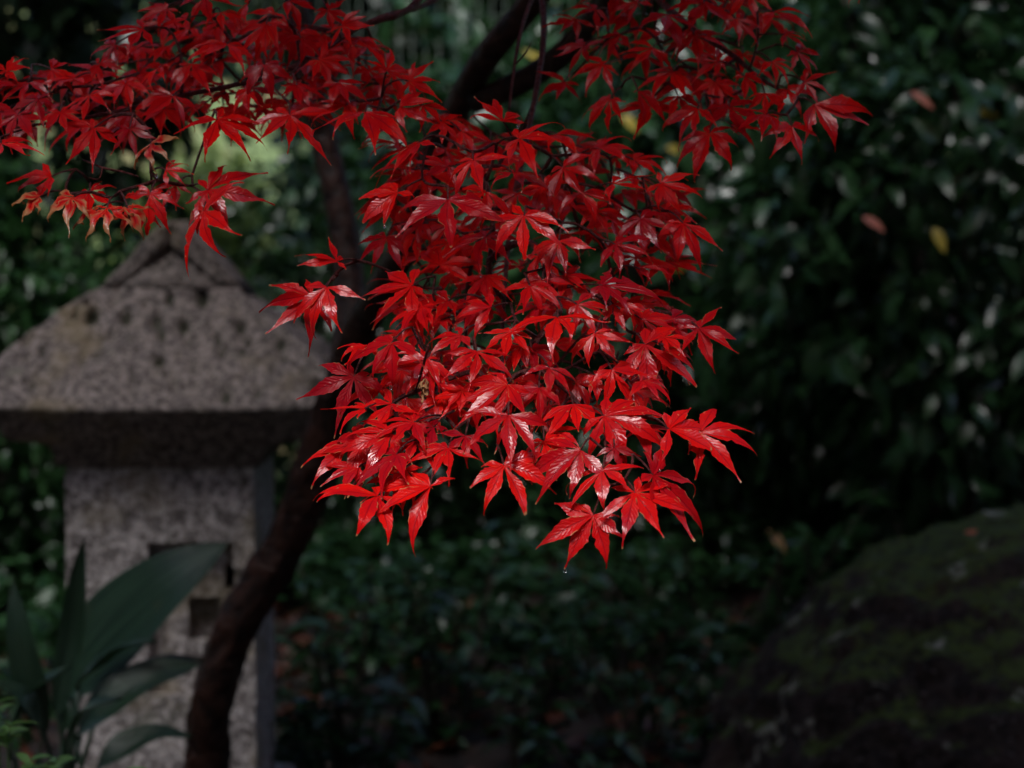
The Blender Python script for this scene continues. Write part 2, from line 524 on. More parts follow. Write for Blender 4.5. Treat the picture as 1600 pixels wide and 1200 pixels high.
def shrub(name, label, center, radii, n_clumps, per, leaf, mat, n_parts=0, group=None, cat='shrub', stems=5,
          inner=0.5, droop=0.35, zmin=0.08, spread=0.05, base=None, up_bias=0.8, extra=()):
    bx_, by_ = base if base else (center[0], center[1])
    root = empty(name, (bx_, by_, float(ground_z(np.array(bx_), np.array(by_)))), label, cat, group)
    gz = root.location.z
    for k in range(stems):
        a = 2 * math.pi * k / max(stems, 1) + random.random()
        tx = center[0] + math.cos(a) * radii[0] * 0.55; ty = center[1] + math.sin(a) * radii[1] * 0.55
        tz = center[2] + radii[2] * random.uniform(0.1, 0.6)
        p0 = (bx_ + 0.04 * math.cos(a), by_ + 0.04 * math.sin(a), gz - 0.03)
        p1 = ((p0[0] * 0.6 + tx * 0.4) + random.uniform(-.05, .05), p0[1] * 0.6 + ty * 0.4, gz + (tz - gz) * 0.5)
        tube('stem', [p0, p1, (tx, ty, tz)], [0.016, 0.011, 0.004], M['stem'], root, 0.08, 6)
    pos, rot, scl = ellipsoid_leaves(center, radii, n_clumps, per, inner, droop, zmin, spread, up_bias=up_bias)
    L, Wd = leaf
    tmpl = [leaf_template(L * a, Wd * b, 5, f, bd) for a, b, f, bd in
            ((1, 1, .3, .5), (1.15, .95, .2, .8), (.9, 1.1, .4, .35), (1.05, .9, .3, 1.0))]
    if n_parts:
        vis, dep = in_frame(pos, 0)
        score = np.where(vis, dep, 1e9)
        order = np.argsort(score)
        # of the nearest leaves in view, one in two becomes a leaf of its own
        near = order[:min(n_parts * 2, int(vis.sum()))]
        pick = RNG.permutation(near)[:n_parts]
        rest = np.setdiff1d(np.arange(len(pos)), pick)
        ms = [mesh_np('leaf', *(lambda q: (q[0], [q[1], q[2]]))(tp), mat) for tp in tmpl]
        for k, i in enumerate(pick):
            m = Matrix([[*(rot[i][r] * scl[i]), pos[i][r]] for r in range(3)] + [[0, 0, 0, 1]])
            link('leaf', ms[k % len(ms)], root, m)
    else:
        rest = np.arange(len(pos))
    fo = link('foliage', scatter_mesh('foliage', tmpl, pos[rest], rot[rest], scl[rest], mat), root)
    fo['kind'] = 'stuff'
    return root

def single_leaf(name, px, py, d, length, width, ang, mat, parent=None, label=None, cat=None, group=None, tilt=0.6, bend=0.6):
    tv, tq, tt = leaf_template(length, width, 6, 0.3, bend)
    tv = tv - np.array([0, length * 0.45, 0])
    n = (-F * math.cos(tilt) + U * math.sin(tilt)).normalized()
    a = math.radians(ang)
    y = R * math.sin(a) - U * math.cos(a)
    y = (y - n * y.dot(n)).normalized(); x = y.cross(n)
    p = at(px, py, d)
    m = Matrix(((x.x, y.x, n.x, p.x), (x.y, y.y, n.y, p.y), (x.z, y.z, n.z, p.z), (0, 0, 0, 1)))
    o = link(name, mesh_np(name, tv, [tq, tt], mat), parent, m)
    return tag(o, label, cat, group)

# ------------------------------------------------------------------ far background
def wire_fence():
    y0 = 7.0; x0, x1 = -2.6, 2.6; h = 1.75
    root = empty('wire_fence', ((x0 + x1) / 2, y0, 0.0), 'green wire mesh fence behind the stone lantern and trunks', 'fence')
    for x in (x0, -0.15, x1):
        tube('post', [(x, y0 + .03, -0.05), (x, y0 + .03, 0.9), (x, y0 + .03, h + 0.05)], [0.022] * 3, M['wire'], root, 0.4, 10)
    V, Q, T = tube_arrays(np.array([(0, 0, 0.12), (0, 0, 0.9), (0, 0, h)], float), np.array([0.0015] * 3), 5)
    mv = mesh_np('vertical_wire', V, [Q, T], M['wire'])
    for x in np.arange(x0 + 0.02, x1, 0.04):
        link('vertical_wire', mv, root, Matrix.Translation((x, y0, 0)))
    V, Q, T = tube_arrays(np.array([(x0, 0, 0), (0, 0, 0.0005), (x1, 0, 0)], float), np.array([0.0015] * 3), 5)
    mh = mesh_np('horizontal_wire', V, [Q, T], M['wire'])
    for z in np.arange(0.15, h, 0.08):
        link('horizontal_wire', mh, root, Matrix.Translation((0, y0 - 0.003, z)))
wire_fence()

def px_center(x, y, d):
    p = at(x, y, d)
    return (p.x, p.y, p.z)

# beyond the fence, in open light
c = px_center(300, 345, 9.6)
shrub('light_green_bush', 'pale yellow-green bush beyond the wire fence, above the lantern roof', c, (0.30, 0.3, 0.28), 160, 8, (0.085, 0.045), M['bright'], 0, 'bushes beyond the fence', 'bush', spread=0.06)
c = px_center(560, 330, 10.2)
shrub('light_green_bush', 'bright green bush beyond the wire fence, beside the dark forked trunk', c, (0.36, 0.4, 0.6), 300, 8, (0.085, 0.04), M['bush'], 0, 'bushes beyond the fence', 'bush', spread=0.06)
c = px_center(650, 210, 9.0)
shrub('light_green_bush', 'grey-green bush glimpsed between the two trunks above the lantern', c, (0.5, 0.5, 0.8), 420, 8, (0.10, 0.05), M['glossy'], 0, 'bushes beyond the fence', 'bush', spread=0.06)
c = px_center(860, 120, 8.4)
shrub('light_green_bush', 'green bush with yellow leaves behind the upper maple boughs', c, (0.5, 0.4, 0.7), 420, 8, (0.10, 0.045), M['bush'], 0, 'bushes beyond the fence', 'bush', spread=0.06)

# far trees closing off the view
def far_trees():
    n = 6500
    x = RNG.uniform(-9, 9, n); z = RNG.random(n) ** 0.8 * 7.0 + 0.2
    z = z + 2.4; y = 17.5 + RNG.normal(0, 0.5, n) + 0.6 * np.sin(x * 1.4) + 0.1 * z
    pos = np.stack([x, y, z], -1)
    rd = RNG.normal(size=(n, 3)) + np.array([0, -0.5, -0.4])
    up = RNG.normal(0, 0.5, (n, 3)) + np.array([0, -0.3, 0.8])
    tmpl = [leaf_template(0.5, 0.26, 4), leaf_template(0.42, 0.3, 4)]
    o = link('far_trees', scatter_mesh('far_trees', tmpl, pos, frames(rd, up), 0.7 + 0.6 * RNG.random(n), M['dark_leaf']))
    tag(o, 'dark mass of trees closing the view beyond the fence', 'trees', kind='stuff')
far_trees()

def sky_screen_trees():
    # unseen trees added round the camera to block the low sky
    n = 11000
    a = RNG.uniform(math.radians(35), math.radians(325), n)
    r = 7.5 + RNG.normal(0, .6, n) + .6 * np.sin(a * 9)
    z = RNG.random(n) * 7.0 + .1
    pos = np.stack([np.sin(a) * r, np.cos(a) * r, z], -1)
    rd = RNG.normal(size=(n, 3)) + np.array([0, 0, -.5])
    up = RNG.normal(0, .5, (n, 3)) + np.array([0, 0, .8])
    tmpl = [leaf_template(0.5, 0.3, 4), leaf_template(0.45, 0.34, 4)]
    o = link('sky_screen_trees', scatter_mesh('sky_screen_trees', tmpl, pos, frames(rd, up), 0.8 + 0.6 * RNG.random(n), M['dark_leaf']))
    tag(o, 'unseen dark evergreen trees added round the camera to block low sky', 'trees', kind='stuff')
sky_screen_trees()

# ------------------------------------------------------------------ trees and shrubs of the garden
def evergreen_tree(label, trunk_xy, crown_c, crown_r, n, leaf=(0.12, 0.055), per=9, mat='dark_leaf'):
    x, y = trunk_xy
    gz = float(ground_z(np.array(x), np.array(y)))
    root = empty('evergreen_tree', (x, y, gz), label, 'tree', 'evergreen trees over the garden')
    cx, cy, cz = crown_c
    tube('trunk', [(x, y, gz - .05), ((x * .7 + cx * .3), (y * .7 + cy * .3), gz + (cz - gz) * .5), (cx, cy, cz), (cx, cy, cz + crown_r[2] * .7)],
         [0.10, 0.08, 0.055, 0.015], M['stem'], root, 0.12, 10, 0.04)
    for k in range(7):
        a = k * 2.4
        s = (cx, cy, cz - crown_r[2] * 0.3 + 0.1 * k)
        e = (cx + math.cos(a) * crown_r[0] * .75, cy + math.sin(a) * crown_r[1] * .75, cz + crown_r[2] * random.uniform(-.3, .5))
        tube('limb', [s, ((s[0] + e[0]) / 2, (s[1] + e[1]) / 2, (s[2] + e[2]) / 2 + .08), e], [0.035, 0.02, 0.006], M['stem'], root, 0.12, 6)
    pos, rot, scl = ellipsoid_leaves(crown_c, crown_r, n, per, 0.3, 0.4, 0.3, 0.08)
    tm = [leaf_template(leaf[0], leaf[1], 4, .3, .5), leaf_template(leaf[0] * 1.1, leaf[1] * .9, 4, .2, .9)]
    fo = link('crown', scatter_mesh('crown', tm, pos, rot, scl, M[mat]), root)
    fo['kind'] = 'stuff'
    return root

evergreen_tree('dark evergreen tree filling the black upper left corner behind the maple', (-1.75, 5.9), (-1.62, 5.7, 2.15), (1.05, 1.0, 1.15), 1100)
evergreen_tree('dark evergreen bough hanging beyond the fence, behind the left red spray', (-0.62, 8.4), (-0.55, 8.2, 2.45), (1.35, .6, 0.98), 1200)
evergreen_tree('unseen evergreen tree added above the right edge to shade the shrubs', (2.5, 6.0), (1.4, 6.9, 3.2), (1.8, 1.2, 0.9), 650)  # out of view, added as an overhead canopy for shade

c = px_center(70, 470, 4.9)
shrub('small_leaved_bush', 'green small-leaved bush behind the left slope of the lantern roof', (c[0] - .22, c[1] + .25, 0.60), (0.46, 0.42, 0.47), 1100, 8, (0.042, 0.021), M['bush'], 120, 'shrubs behind the lantern', 'bush', spread=0.035)
c = px_center(30, 430, 6.2)
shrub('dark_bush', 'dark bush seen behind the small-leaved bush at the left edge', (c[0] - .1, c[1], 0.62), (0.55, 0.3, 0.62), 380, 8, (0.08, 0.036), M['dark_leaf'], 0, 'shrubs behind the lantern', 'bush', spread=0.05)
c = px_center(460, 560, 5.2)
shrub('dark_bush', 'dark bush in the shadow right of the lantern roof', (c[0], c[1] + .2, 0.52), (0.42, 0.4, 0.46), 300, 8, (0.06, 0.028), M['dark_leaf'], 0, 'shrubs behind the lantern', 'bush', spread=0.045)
c = px_center(780, 420, 6.0)
shrub('glossy_shrub', 'dark glossy shrub behind the middle of the red leaf cluster', (c[0], c[1], 0.80), (0.52, 0.4, 0.72), 480, 8, (0.10, 0.042), M['glossy'], 60, 'glossy evergreen shrubs', 'shrub', spread=0.05, droop=0.5)
c = px_center(1480, 180, 6.3)
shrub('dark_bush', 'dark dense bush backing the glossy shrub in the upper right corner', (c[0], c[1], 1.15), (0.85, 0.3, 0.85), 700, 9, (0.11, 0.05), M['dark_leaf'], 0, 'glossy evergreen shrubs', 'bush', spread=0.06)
c = px_center(1150, 300, 5.2)
sh_mid = shrub('glossy_shrub', 'glossy broad-leaved shrub just right of the red cluster, catching pale sky glints', (c[0], c[1] + .2, 0.98), (0.44, 0.42, 0.75), 430, 10, (0.085, 0.036), M['glossy'], 170, 'glossy evergreen shrubs', 'shrub', spread=0.05, droop=0.55)
c = px_center(1480, 250, 4.6)
sh_right = shrub('glossy_shrub', 'large wet glossy-leaved shrub filling the upper right corner', (c[0] + .1, c[1] + .2, 1.02), (0.52, 0.42, 0.70), 480, 11, (0.080, 0.034), M['glossy'], 240, 'glossy evergreen shrubs', 'shrub', spread=0.05, droop=0.4)
c = px_center(1330, 560, 5.4)
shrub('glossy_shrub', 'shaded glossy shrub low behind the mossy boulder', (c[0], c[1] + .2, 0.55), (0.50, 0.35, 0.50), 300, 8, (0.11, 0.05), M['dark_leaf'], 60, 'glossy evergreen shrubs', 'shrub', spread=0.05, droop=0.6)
for px, py, d, ang, prt in ((832, 84, 5.6, 60, sh_mid), (914, 72, 5.6, 30, sh_mid), (984, 190, 5.0, 40, sh_mid), (1058, 234, 5.0, 75, sh_mid), (1052, 416, 5.0, 85, sh_mid), (1468, 372, 4.25, 20, sh_right), (1545, 176, 4.5, 85, sh_mid)):
    o = single_leaf('leaf', px, py, d, 0.055, 0.024, ang, M['yellow'], prt, tilt=0.5)
    o['label'] = 'yellowing leaf on the glossy shrub'
single_leaf('fallen_leaf', 1365, 347, 4.2, 0.05, 0.020, 55, M['salmon'], None, 'salmon pink dead leaf caught low in the glossy shrub', 'leaf', 'dead leaves caught in the shrub')
single_leaf('fallen_leaf', 1441, 153, 4.2, 0.055, 0.018, 50, M['salmon'], None, 'brownish pink dead leaf caught high in the glossy shrub', 'leaf', 'dead leaves caught in the shrub')

# ------------------------------------------------------------------ ground cover, litter, low plants
def ground_cover():
    # rosettes of small leaves over the ground
    n = 3100
    x = RNG.uniform(-2.4, 1.9, n); y = RNG.uniform(3.45, 6.6, n)
    keep = (np.sin(x * 5 + 1.3) * np.cos(y * 4.2) + RNG.normal(0, .5, n) > -0.6) & ~((y < 4.15) & (x < 0.6) & (RNG.random(n) < .8))
    x, y = x[keep], y[keep]; n = len(x); per = 9
    h = 0.07 + 0.10 * RNG.random(n) + 0.06 * np.clip(y - 4.2, 0, 2)
    c = np.stack([x, y, ground_z(x, y) + h], -1)
    base = np.repeat(c, per, 0) + RNG.normal(0, 0.014, (n * per, 3))
    a = RNG.random(n * per) * 2 * math.pi
    yd = np.stack([np.cos(a), np.sin(a), RNG.normal(-.05, .35, n * per)], -1)
    up = RNG.normal(0, .3, (n * per, 3)) + np.array([0, 0, 1])
    tm = [leaf_template(0.055, 0.024, 5, .3, .7), leaf_template(0.065, 0.024, 5, .25, .4), leaf_template(0.045, 0.022, 5, .3, .9)]
    o = link('ground_cover', scatter_mesh('ground_cover', tm, base, frames(yd, up), 0.7 + .6 * RNG.random(n * per), M['cover']))
    tag(o, 'low dark green leafy ground cover below the red maple leaves', 'ground cover', kind='stuff')
    # dead leaves
    n = 3500
    x = RNG.uniform(-2, 2.2, n); y = RNG.uniform(2.0, 6.6, n)
    pos = np.stack([x, y, ground_z(x, y) + 0.012], -1)
    a = RNG.random(n) * 2 * math.pi
    yd = np.stack([np.cos(a), np.sin(a), RNG.normal(.1, .2, n)], -1)
    up = RNG.normal(0, .35, (n, 3)) + np.array([0, 0, 1])
    tm = [leaf_template(0.06, 0.03, 4, .5, .9), leaf_template(0.05, 0.035, 4, .3, -.7)]
    o = link('leaf_litter', scatter_mesh('leaf_litter', tm, pos, frames(yd, up), 0.7 + .6 * RNG.random(n), M['litter']))
    tag(o, 'wet reddish brown fallen leaves lying on the soil', 'leaf litter', kind='stuff')
ground_cover()

def low_plant(label, px, py, d, h, n_whorls, leaf, spread, mat='cover', name='leafy_plant'):
    p = at(px, py, d)
    gz = float(ground_z(np.array(p.x), np.array(p.y)))
    root = empty(name, (p.x, p.y, gz), label, 'plant', 'low plants under the maple')
    ms = [mesh_np('leaf', *(lambda q: (q[0], [q[1], q[2]]))(leaf_template(leaf[0] * s, leaf[1], 6, .3, b)), M[mat]) for s, b in ((1, .6), (1.1, .9), (.85, .4))]
    for k in range(n_whorls):
        tx, ty = p.x + random.gauss(0, spread), p.y + random.gauss(0, spread)
        tz = gz + h * random.uniform(.65, 1.05)
        tube('stem', [(p.x + (tx - p.x) * .2, p.y + (ty - p.y) * .2, gz - .02), ((p.x + tx * 2) / 3, (p.y + ty * 2) / 3, gz + (tz - gz) * .6), (tx, ty, tz)], [.004, .003, .002], M['stem'], root, .05, 5)
        a0 = random.random() * 6
        for q in range(15):
            a = a0 + q * 2.4
            if q == 7: tx, ty, tz = tx * .75 + p.x * .25, ty * .75 + p.y * .25, gz + (tz - gz) * .72
            if q == 11: tx, ty, tz = tx * .75 + p.x * .25, ty * .75 + p.y * .25, gz + (tz - gz) * .6
            el = random.uniform(-.25, .55)
            yv = Vector((math.cos(a) * math.cos(el), math.sin(a) * math.cos(el), math.sin(el)))
            zv = Vector((random.gauss(0, .25), random.gauss(0, .25), 1)); xv = yv.cross(zv).normalized(); zv = xv.cross(yv)
            s = random.uniform(.7, 1.2)
            m = Matrix(((xv.x * s, yv.x * s, zv.x * s, tx), (xv.y * s, yv.y * s, zv.y * s, ty), (xv.z * s, yv.z * s, zv.z * s, tz - .006 * q), (0, 0, 0, 1)))
            link('leaf', ms[q % 3], root, m)
    return root
low_plant('leafy plant right of the curved trunk, level with the lantern window', 545, 940, 3.9, .34, 7, (.065, .024), .06)
low_plant('taller leafy plant with pale glints right under the lowest red leaves', 690, 930, 4.0, .36, 9, (.07, .025), .09)
low_plant('leafy plant below the middle of the red cluster, over the brown litter', 800, 1030, 3.8, .24, 7, (.06, .024), .08)
low_plant('leafy plant at the foot of the dark gap left of the boulder', 1000, 1000, 3.9, .28, 8, (.055, .022), .09)
low_plant('bright green low plant behind the top of the boulder', 1310, 860, 4.3, .36, 7, (.055, .026), .08, 'bush')
low_plant('broad clump of small leaves left of the boulder crest', 1110, 880, 4.4, .42, 12, (.05, .022), .14, 'bush')
low_plant('leafy plant at the bottom edge beside the boulder', 980, 1170, 3.6, .14, 6, (.05, .02), .08)
low_plant('leafy plant low between trunk and litter at the bottom', 560, 1090, 3.7, .2, 6, (.06, .024), .08)
low_plant('small leafy plant carrying a tan dead leaf left of the boulder crest', 1214, 866, 4.22, .36, 5, (.05, .022), .05, 'bush')
single_leaf('fallen_leaf', 1214, 842, 4.16, 0.055, 0.02, 35, M['tan'], None, 'tan dead leaf lying on the low plants left of the boulder crest', 'leaf', 'fallen leaves')

# ------------------------------------------------------------------ boulder
def boulder():
    import bmesh
    cx, cy = at(1600, 1000, 3.45).x, 3.62
    bm = bmesh.new()
    bmesh.ops.create_icosphere(bm, subdivisions=6, radius=1.0)
    from mathutils import noise as mn
    for v in bm.verts:
        d = v.co.normalized()
        k = 1 + 0.05 * mn.noise(d * 1.6 + Vector((3, 1, 2))) + 0.03 * mn.noise(d * 3.4 + Vector((7, 2, 1))) + 0.05 * abs(mn.noise(d * 6)) + 0.035 * mn.noise(d * 13) + 0.022 * mn.noise(d * 30) + 0.010 * mn.noise(d * 60)
        v.co = Vector((d.x * 0.68, d.y * 0.50, d.z * 0.49)) * k
    me = bpy.data.meshes.new('boulder'); bm.to_mesh(me); bm.free()
    for p in me.polygons: p.use_smooth = True
    me.materials.append(M['rock'])
    o = bpy.data.objects.new('boulder', me); col.objects.link(o)
    o.location = (cx + 0.17, cy, -0.01)
    o.rotation_euler = (0, math.radians(-6), 0.4)
    tag(o, 'large dark mossy boulder with pale lichen spots at the lower right', 'boulder')
boulder()
from mathutils.bvhtree import BVHTree
_b = bpy.data.objects['boulder']
bpy.context.view_layer.update()
_tree = BVHTree.FromPolygons([_b.matrix_world @ v.co for v in _b.data.vertices], [tuple(p.vertices) for p in _b.data.polygons])
_hit = _tree.ray_cast(CAM, (at(1524, 831, 1) - CAM).normalized())[0]
_d = (_hit - CAM).dot(F) - 0.006 if _hit else 3.22
single_leaf('fallen_leaf', 1524, 831, _d, 0.04, 0.013, 100, M['orange'], None, 'orange fallen leaf lying on top of the mossy boulder', 'leaf', 'fallen leaves', tilt=0.9)

# ------------------------------------------------------------------ stone lantern
LD = 3.22           # depth of the lantern's front faces
def lantern():
    s = LD / FPX
    def xz(px, py):
        p = at(px, py, LD); return p.x, p.z
    cx, _ = xz(249, 600)
    fy = at(249, 700, LD).y                       # front of the post
    zg = float(ground_z(np.array(cx), np.array(fy)))
    root = empty('stone_lantern', (cx, fy + 0.14, zg), 'weathered granite garden lantern with pitted gabled roof left of the trunk', 'stone lantern')
    from mathutils import noise as mn
    g = M['granite']
    hw = 148 * s                                   # half width of post
    yb = fy + 2 * hw
    ztop = xz(0, 722)[1]
    # --- post / light chamber: front face with a recessed panel and a window through it
    def boxm(name, x0, x1, y0, y1, z0, z1, parent=root, bev=0.004, amp=0.002, seg=0.02):
        import bmesh
        bm = bmesh.new()
        bmesh.ops.create_cube(bm, size=1)
        for v in bm.verts:
            v.co = Vector(((x0 + x1) / 2 + v.co.x * (x1 - x0), (y0 + y1) / 2 + v.co.y * (y1 - y0), (z0 + z1) / 2 + v.co.z * (z1 - z0)))
        bmesh.ops.bevel(bm, geom=list(bm.edges), offset=bev, segments=2, affect='EDGES')
        for ax, lo, hi in ((0, x0, x1), (1, y0, y1), (2, z0, z1)):
            k = max(1, min(14, int((hi - lo) / seg)))
            for q in range(1, k):
                co = Vector((0, 0, 0)); co[ax] = lo + (hi - lo) * q / k
                no = Vector((0, 0, 0)); no[ax] = 1
                bmesh.ops.bisect_plane(bm, geom=list(bm.verts) + list(bm.edges) + list(bm.faces), plane_co=co, plane_no=no)
        for v in bm.verts:
            v.co += amp * Vector((mn.noise(v.co * 23), mn.noise(v.co * 23 + Vector((9, 0, 0))), mn.noise(v.co * 23 + Vector((0, 9, 0)))))
        me = bpy.data.meshes.new(name); bm.to_mesh(me); bm.free()
        me.materials.append(g)
        for p in me.polygons: p.use_smooth = True
        return link(name, me, parent)
    xl, xr = cx - hw, cx + hw
    x_a, z_t = xz(229, 848); x_b, z_b = xz(363, 1090)
    zbot = zg + 0.06
    dpt = 0.034
    # one carved stone: the front is a height field with a recess, a side notch and a window cut right in
    wx0, wz1 = xz(288, 940); wx1, wz0 = xz(338, 1010)
    nx_, zc_ = xz(345, 0)[0], xz(0, 888)[1]; nz0 = xz(0, 928)[1]; nx1 = xz(376, 0)[0]
    def cuts(lo, hi, marks, step):
        e = sorted([lo, hi] + [m_ for m_ in marks if lo < m_ < hi]); out = []
        for a, b in zip(e[:-1], e[1:]):
            k = max(1, int(round((b - a) / step))); out += [a + (b - a) * q / k for q in range(k)]
        return np.array(out + [hi])
    X = cuts(xl, xr, [x_a, x_b, wx0, wx1, nx_, nx1], .008); Z = cuts(zbot, ztop, [z_t, z_b, wz0, wz1, zc_, nz0], .008)
    def depth(x, z):
        if wx0 < x < wx1 and wz0 < z < wz1: return .075
        if nx_ < x < x_b and nz0 < z < zc_: return .09
        if x_b <= x < nx1 and nz0 < z < zc_: return .020
        if x_a < x < x_b and z_b < z < z_t: return dpt
        return 0.0
    V, Q = [], []
    def quad(*p):
        o_ = len(V); V.extend(p); Q.append((o_, o_ + 1, o_ + 2, o_ + 3))
    mx, mz = (X[:-1] + X[1:]) / 2, (Z[:-1] + Z[1:]) / 2
    D_ = np.array([[depth(x, z) for z in mz] for x in mx])
    for a in range(len(mx)):
        for b in range(len(mz)):
            y = fy + D_[a, b]
            quad((X[a], y, Z[b]), (X[a + 1], y, Z[b]), (X[a + 1], y, Z[b + 1]), (X[a], y, Z[b + 1]))
            if a + 1 < len(mx) and D_[a, b] != D_[a + 1, b]:
                y2 = fy + D_[a + 1, b]; quad((X[a + 1], y, Z[b]), (X[a + 1], y2, Z[b]), (X[a + 1], y2, Z[b + 1]), (X[a + 1], y, Z[b + 1]))
            if b + 1 < len(mz) and D_[a, b] != D_[a, b + 1]:
                y2 = fy + D_[a, b + 1]; quad((X[a], y, Z[b + 1]), (X[a + 1], y, Z[b + 1]), (X[a + 1], y2, Z[b + 1]), (X[a], y2, Z[b + 1]))
    for x in (xl, xr):
        for b in range(len(mz)):
            quad((x, fy, Z[b]), (x, yb, Z[b]), (x, yb, Z[b + 1]), (x, fy, Z[b + 1]))
    quad((xl, yb, zbot), (xr, yb, zbot), (xr, yb, ztop), (xl, yb, ztop))
    quad((xl, fy, ztop), (xr, fy, ztop), (xr, yb, ztop), (xl, yb, ztop))
    VV = []
    for v in V:
        P = Vector(v); VV.append(tuple(P + .0022 * Vector((mn.noise(P * 23), mn.noise(P * 31 + Vector((9, 0, 0))), mn.noise(P * 23 + Vector((0, 9, 0)))))))
    import bmesh
    me = mesh_np('light_chamber', np.array(VV), [np.array(Q)], g, False)
    bm = bmesh.new(); bm.from_mesh(me); bmesh.ops.remove_doubles(bm, verts=list(bm.verts), dist=1e-5); bmesh.ops.recalc_face_normals(bm, faces=list(bm.faces)); bm.to_mesh(me); bm.free()
    link('light_chamber', me, root)
    boxm('chamber_base', xl - .03, xr + .03, fy - .03, yb + .03, zg - .03, zbot - .001)
    # --- roof: body from rows of cross-sections, pitted on the slopes
    yc = (fy + yb) / 2
    prof = [  # (y pixel, half width px along x, half depth factor) going down
        (452, 112), (480, 152), (510, 192), (540, 230), (565, 253), (590, 268), (612, 272), (634, 270)]
    rows = []
    zs = [xz(0, p[0])[1] for p in prof]; ws = [p[1] * s for p in prof]
    zz = np.linspace(zs[0], zs[-1], 34)
    ww = np.interp(-zz, -np.array(zs), np.array(ws))
    dd = np.linspace(0.055, 0.225, 34) ** 1.0       # half depth in y
    # underside: undercut towards the post
    zu = [xz(0, 640)[1], xz(0, 660)[1], xz(0, 690)[1], xz(0, 694)[1], xz(0, 730)[1]]
    wu = [266 * s, 245 * s, 222 * s, 172 * s, 156 * s]
    du = [0.220, 0.192, 0.168, 0.148, 0.141]
    zz = np.concatenate([zz, zu]); ww = np.concatenate([ww, wu]); dd = np.concatenate([dd, du])
    nper = 64                                       # points per side
    pits = []
    for r, py in enumerate((475, 502, 530, 556, 580, 604)):
        wloc = np.interp(py, [p[0] for p in prof], [p[1] for p in prof])
        npit = int(wloc * 2 / 43)
        for k in range(npit):
            if random.random() < .12: continue
            pits.append((249 + (-wloc + 22 + k * (2 * wloc - 44) / max(npit - 1, 1)) + random.uniform(-13, 13) + (8 if r % 2 else -8), py + random.uniform(-10, 10), random.uniform(4, 11), random.uniform(.2, 1)))
    V = []; PIT = []
    for z, w2, d2 in zip(zz, ww, dd):
        ring = []
        for side in range(4):
            for k in range(nper):
                t = k / nper * 2 - 1
                if side == 0: p = (t * w2, -d2)
                elif side == 1: p = (w2, t * d2)
                elif side == 2: p = (-t * w2, d2)
                else: p = (-w2, -t * d2)
                ring.append(p)
        for (x, y) in ring:
            P = Vector((cx + x, yc + y, z))
            amp = 0.0035 * mn.noise(P * 26) + 0.004 * mn.noise(P * 60)
            dep = 0
            if y <= -d2 * 0.98:
                pxx = 249 + x / s; pyy = 600 - (z - at(0, 600, LD).z) / s
                for (a, b, rr, q) in pits:
                    rad = math.hypot((pxx - a), (pyy - b) * 0.75) / rr
                    if rad < 1.3: dep = max(dep, q * 0.024 * max(0, 1 - rad * rad / 1.69))
            elif abs(x) > w2 * .9:
                dep = max(0, 0.012 * (mn.noise(P * 33) - .25) * 2)
            n = Vector((x / w2 if abs(x) > w2 * .98 else 0, y / d2 if abs(y) > d2 * .98 else 0, 0.6)).normalized()
            # a little sag in the eave line and lifted corners
            lift = 0.006 * (abs(x) / (271 * s)) ** 3 * (1 if z < zs[4] else 0)
            P = P + n * (amp - dep) + Vector((0, 0, lift))
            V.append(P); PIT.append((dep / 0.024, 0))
    V = np.array([tuple(v) for v in V]); ring = 4 * nper; nr = len(zz)
    i = np.arange(nr - 1)[:, None] * ring; j = np.arange(ring)[None, :]; j2 = (j + 1) % ring
    Q = np.stack([i + j, i + ring + j, i + ring + j2, i + j2], -1).reshape(-1, 4)
    ct = len(V); V = np.vstack([V, V[:ring].mean(0)[None], V[-ring:].mean(0)[None]])
    jj = np.arange(ring); jj2 = (jj + 1) % ring
    T = np.vstack([np.stack([np.full(ring, ct), jj, jj2], -1), np.stack([np.full(ring, ct + 1), (nr - 1) * ring + jj2, (nr - 1) * ring + jj], -1)])
    roof = link('roof', mesh_np('roof', V, [Q, T], M['granite_roof'], True, np.array(PIT + [(0, 0), (0, 0)])), root)
    # --- gable: a recessed triangle between two sloping verge stones
    def prism(name, poly, y0, y1, parent, amp=.003):
        """extrude a polygon of photo pixels from y0 to y1, finely divided so the stone is uneven"""
        import bmesh
        bm = bmesh.new()
        vs = [bm.verts.new((xz(a, b)[0], y0, xz(a, b)[1])) for a, b in poly]
        f = bm.faces.new(vs)
        r = bmesh.ops.extrude_face_region(bm, geom=[f])
        for v in [q for q in r['geom'] if isinstance(q, bmesh.types.BMVert)]: v.co.y = y1
        if name == 'gable':
            zlo = min(v.co.z for v in bm.verts)
            for v in bm.verts:
                if v.co.y < yc: v.co.y += -.026 + (v.co.z - zlo) * .5
        bmesh.ops.recalc_face_normals(bm, faces=list(bm.faces))
        bmesh.ops.bevel(bm, geom=list(bm.edges), offset=.004, segments=2, affect='EDGES')
        bmesh.ops.triangulate(bm, faces=list(bm.faces))
        bmesh.ops.subdivide_edges(bm, edges=[e for e in bm.edges if e.calc_length() > .02], cuts=3, use_grid_fill=True)
        for v in bm.verts:
            v.co += amp * Vector((mn.noise(v.co * 30), mn.noise(v.co * 30 + Vector((5, 0, 0))), mn.noise(v.co * 30 + Vector((0, 5, 0)))))
        me = bpy.data.meshes.new(name); bm.to_mesh(me); bm.free()
        me.materials.append(M['granite_roof'])
        for p in me.polygons: p.use_smooth = True
        return link(name, me, parent_obj(parent))
    def parent_obj(p): return p
    yf = yc - 0.035
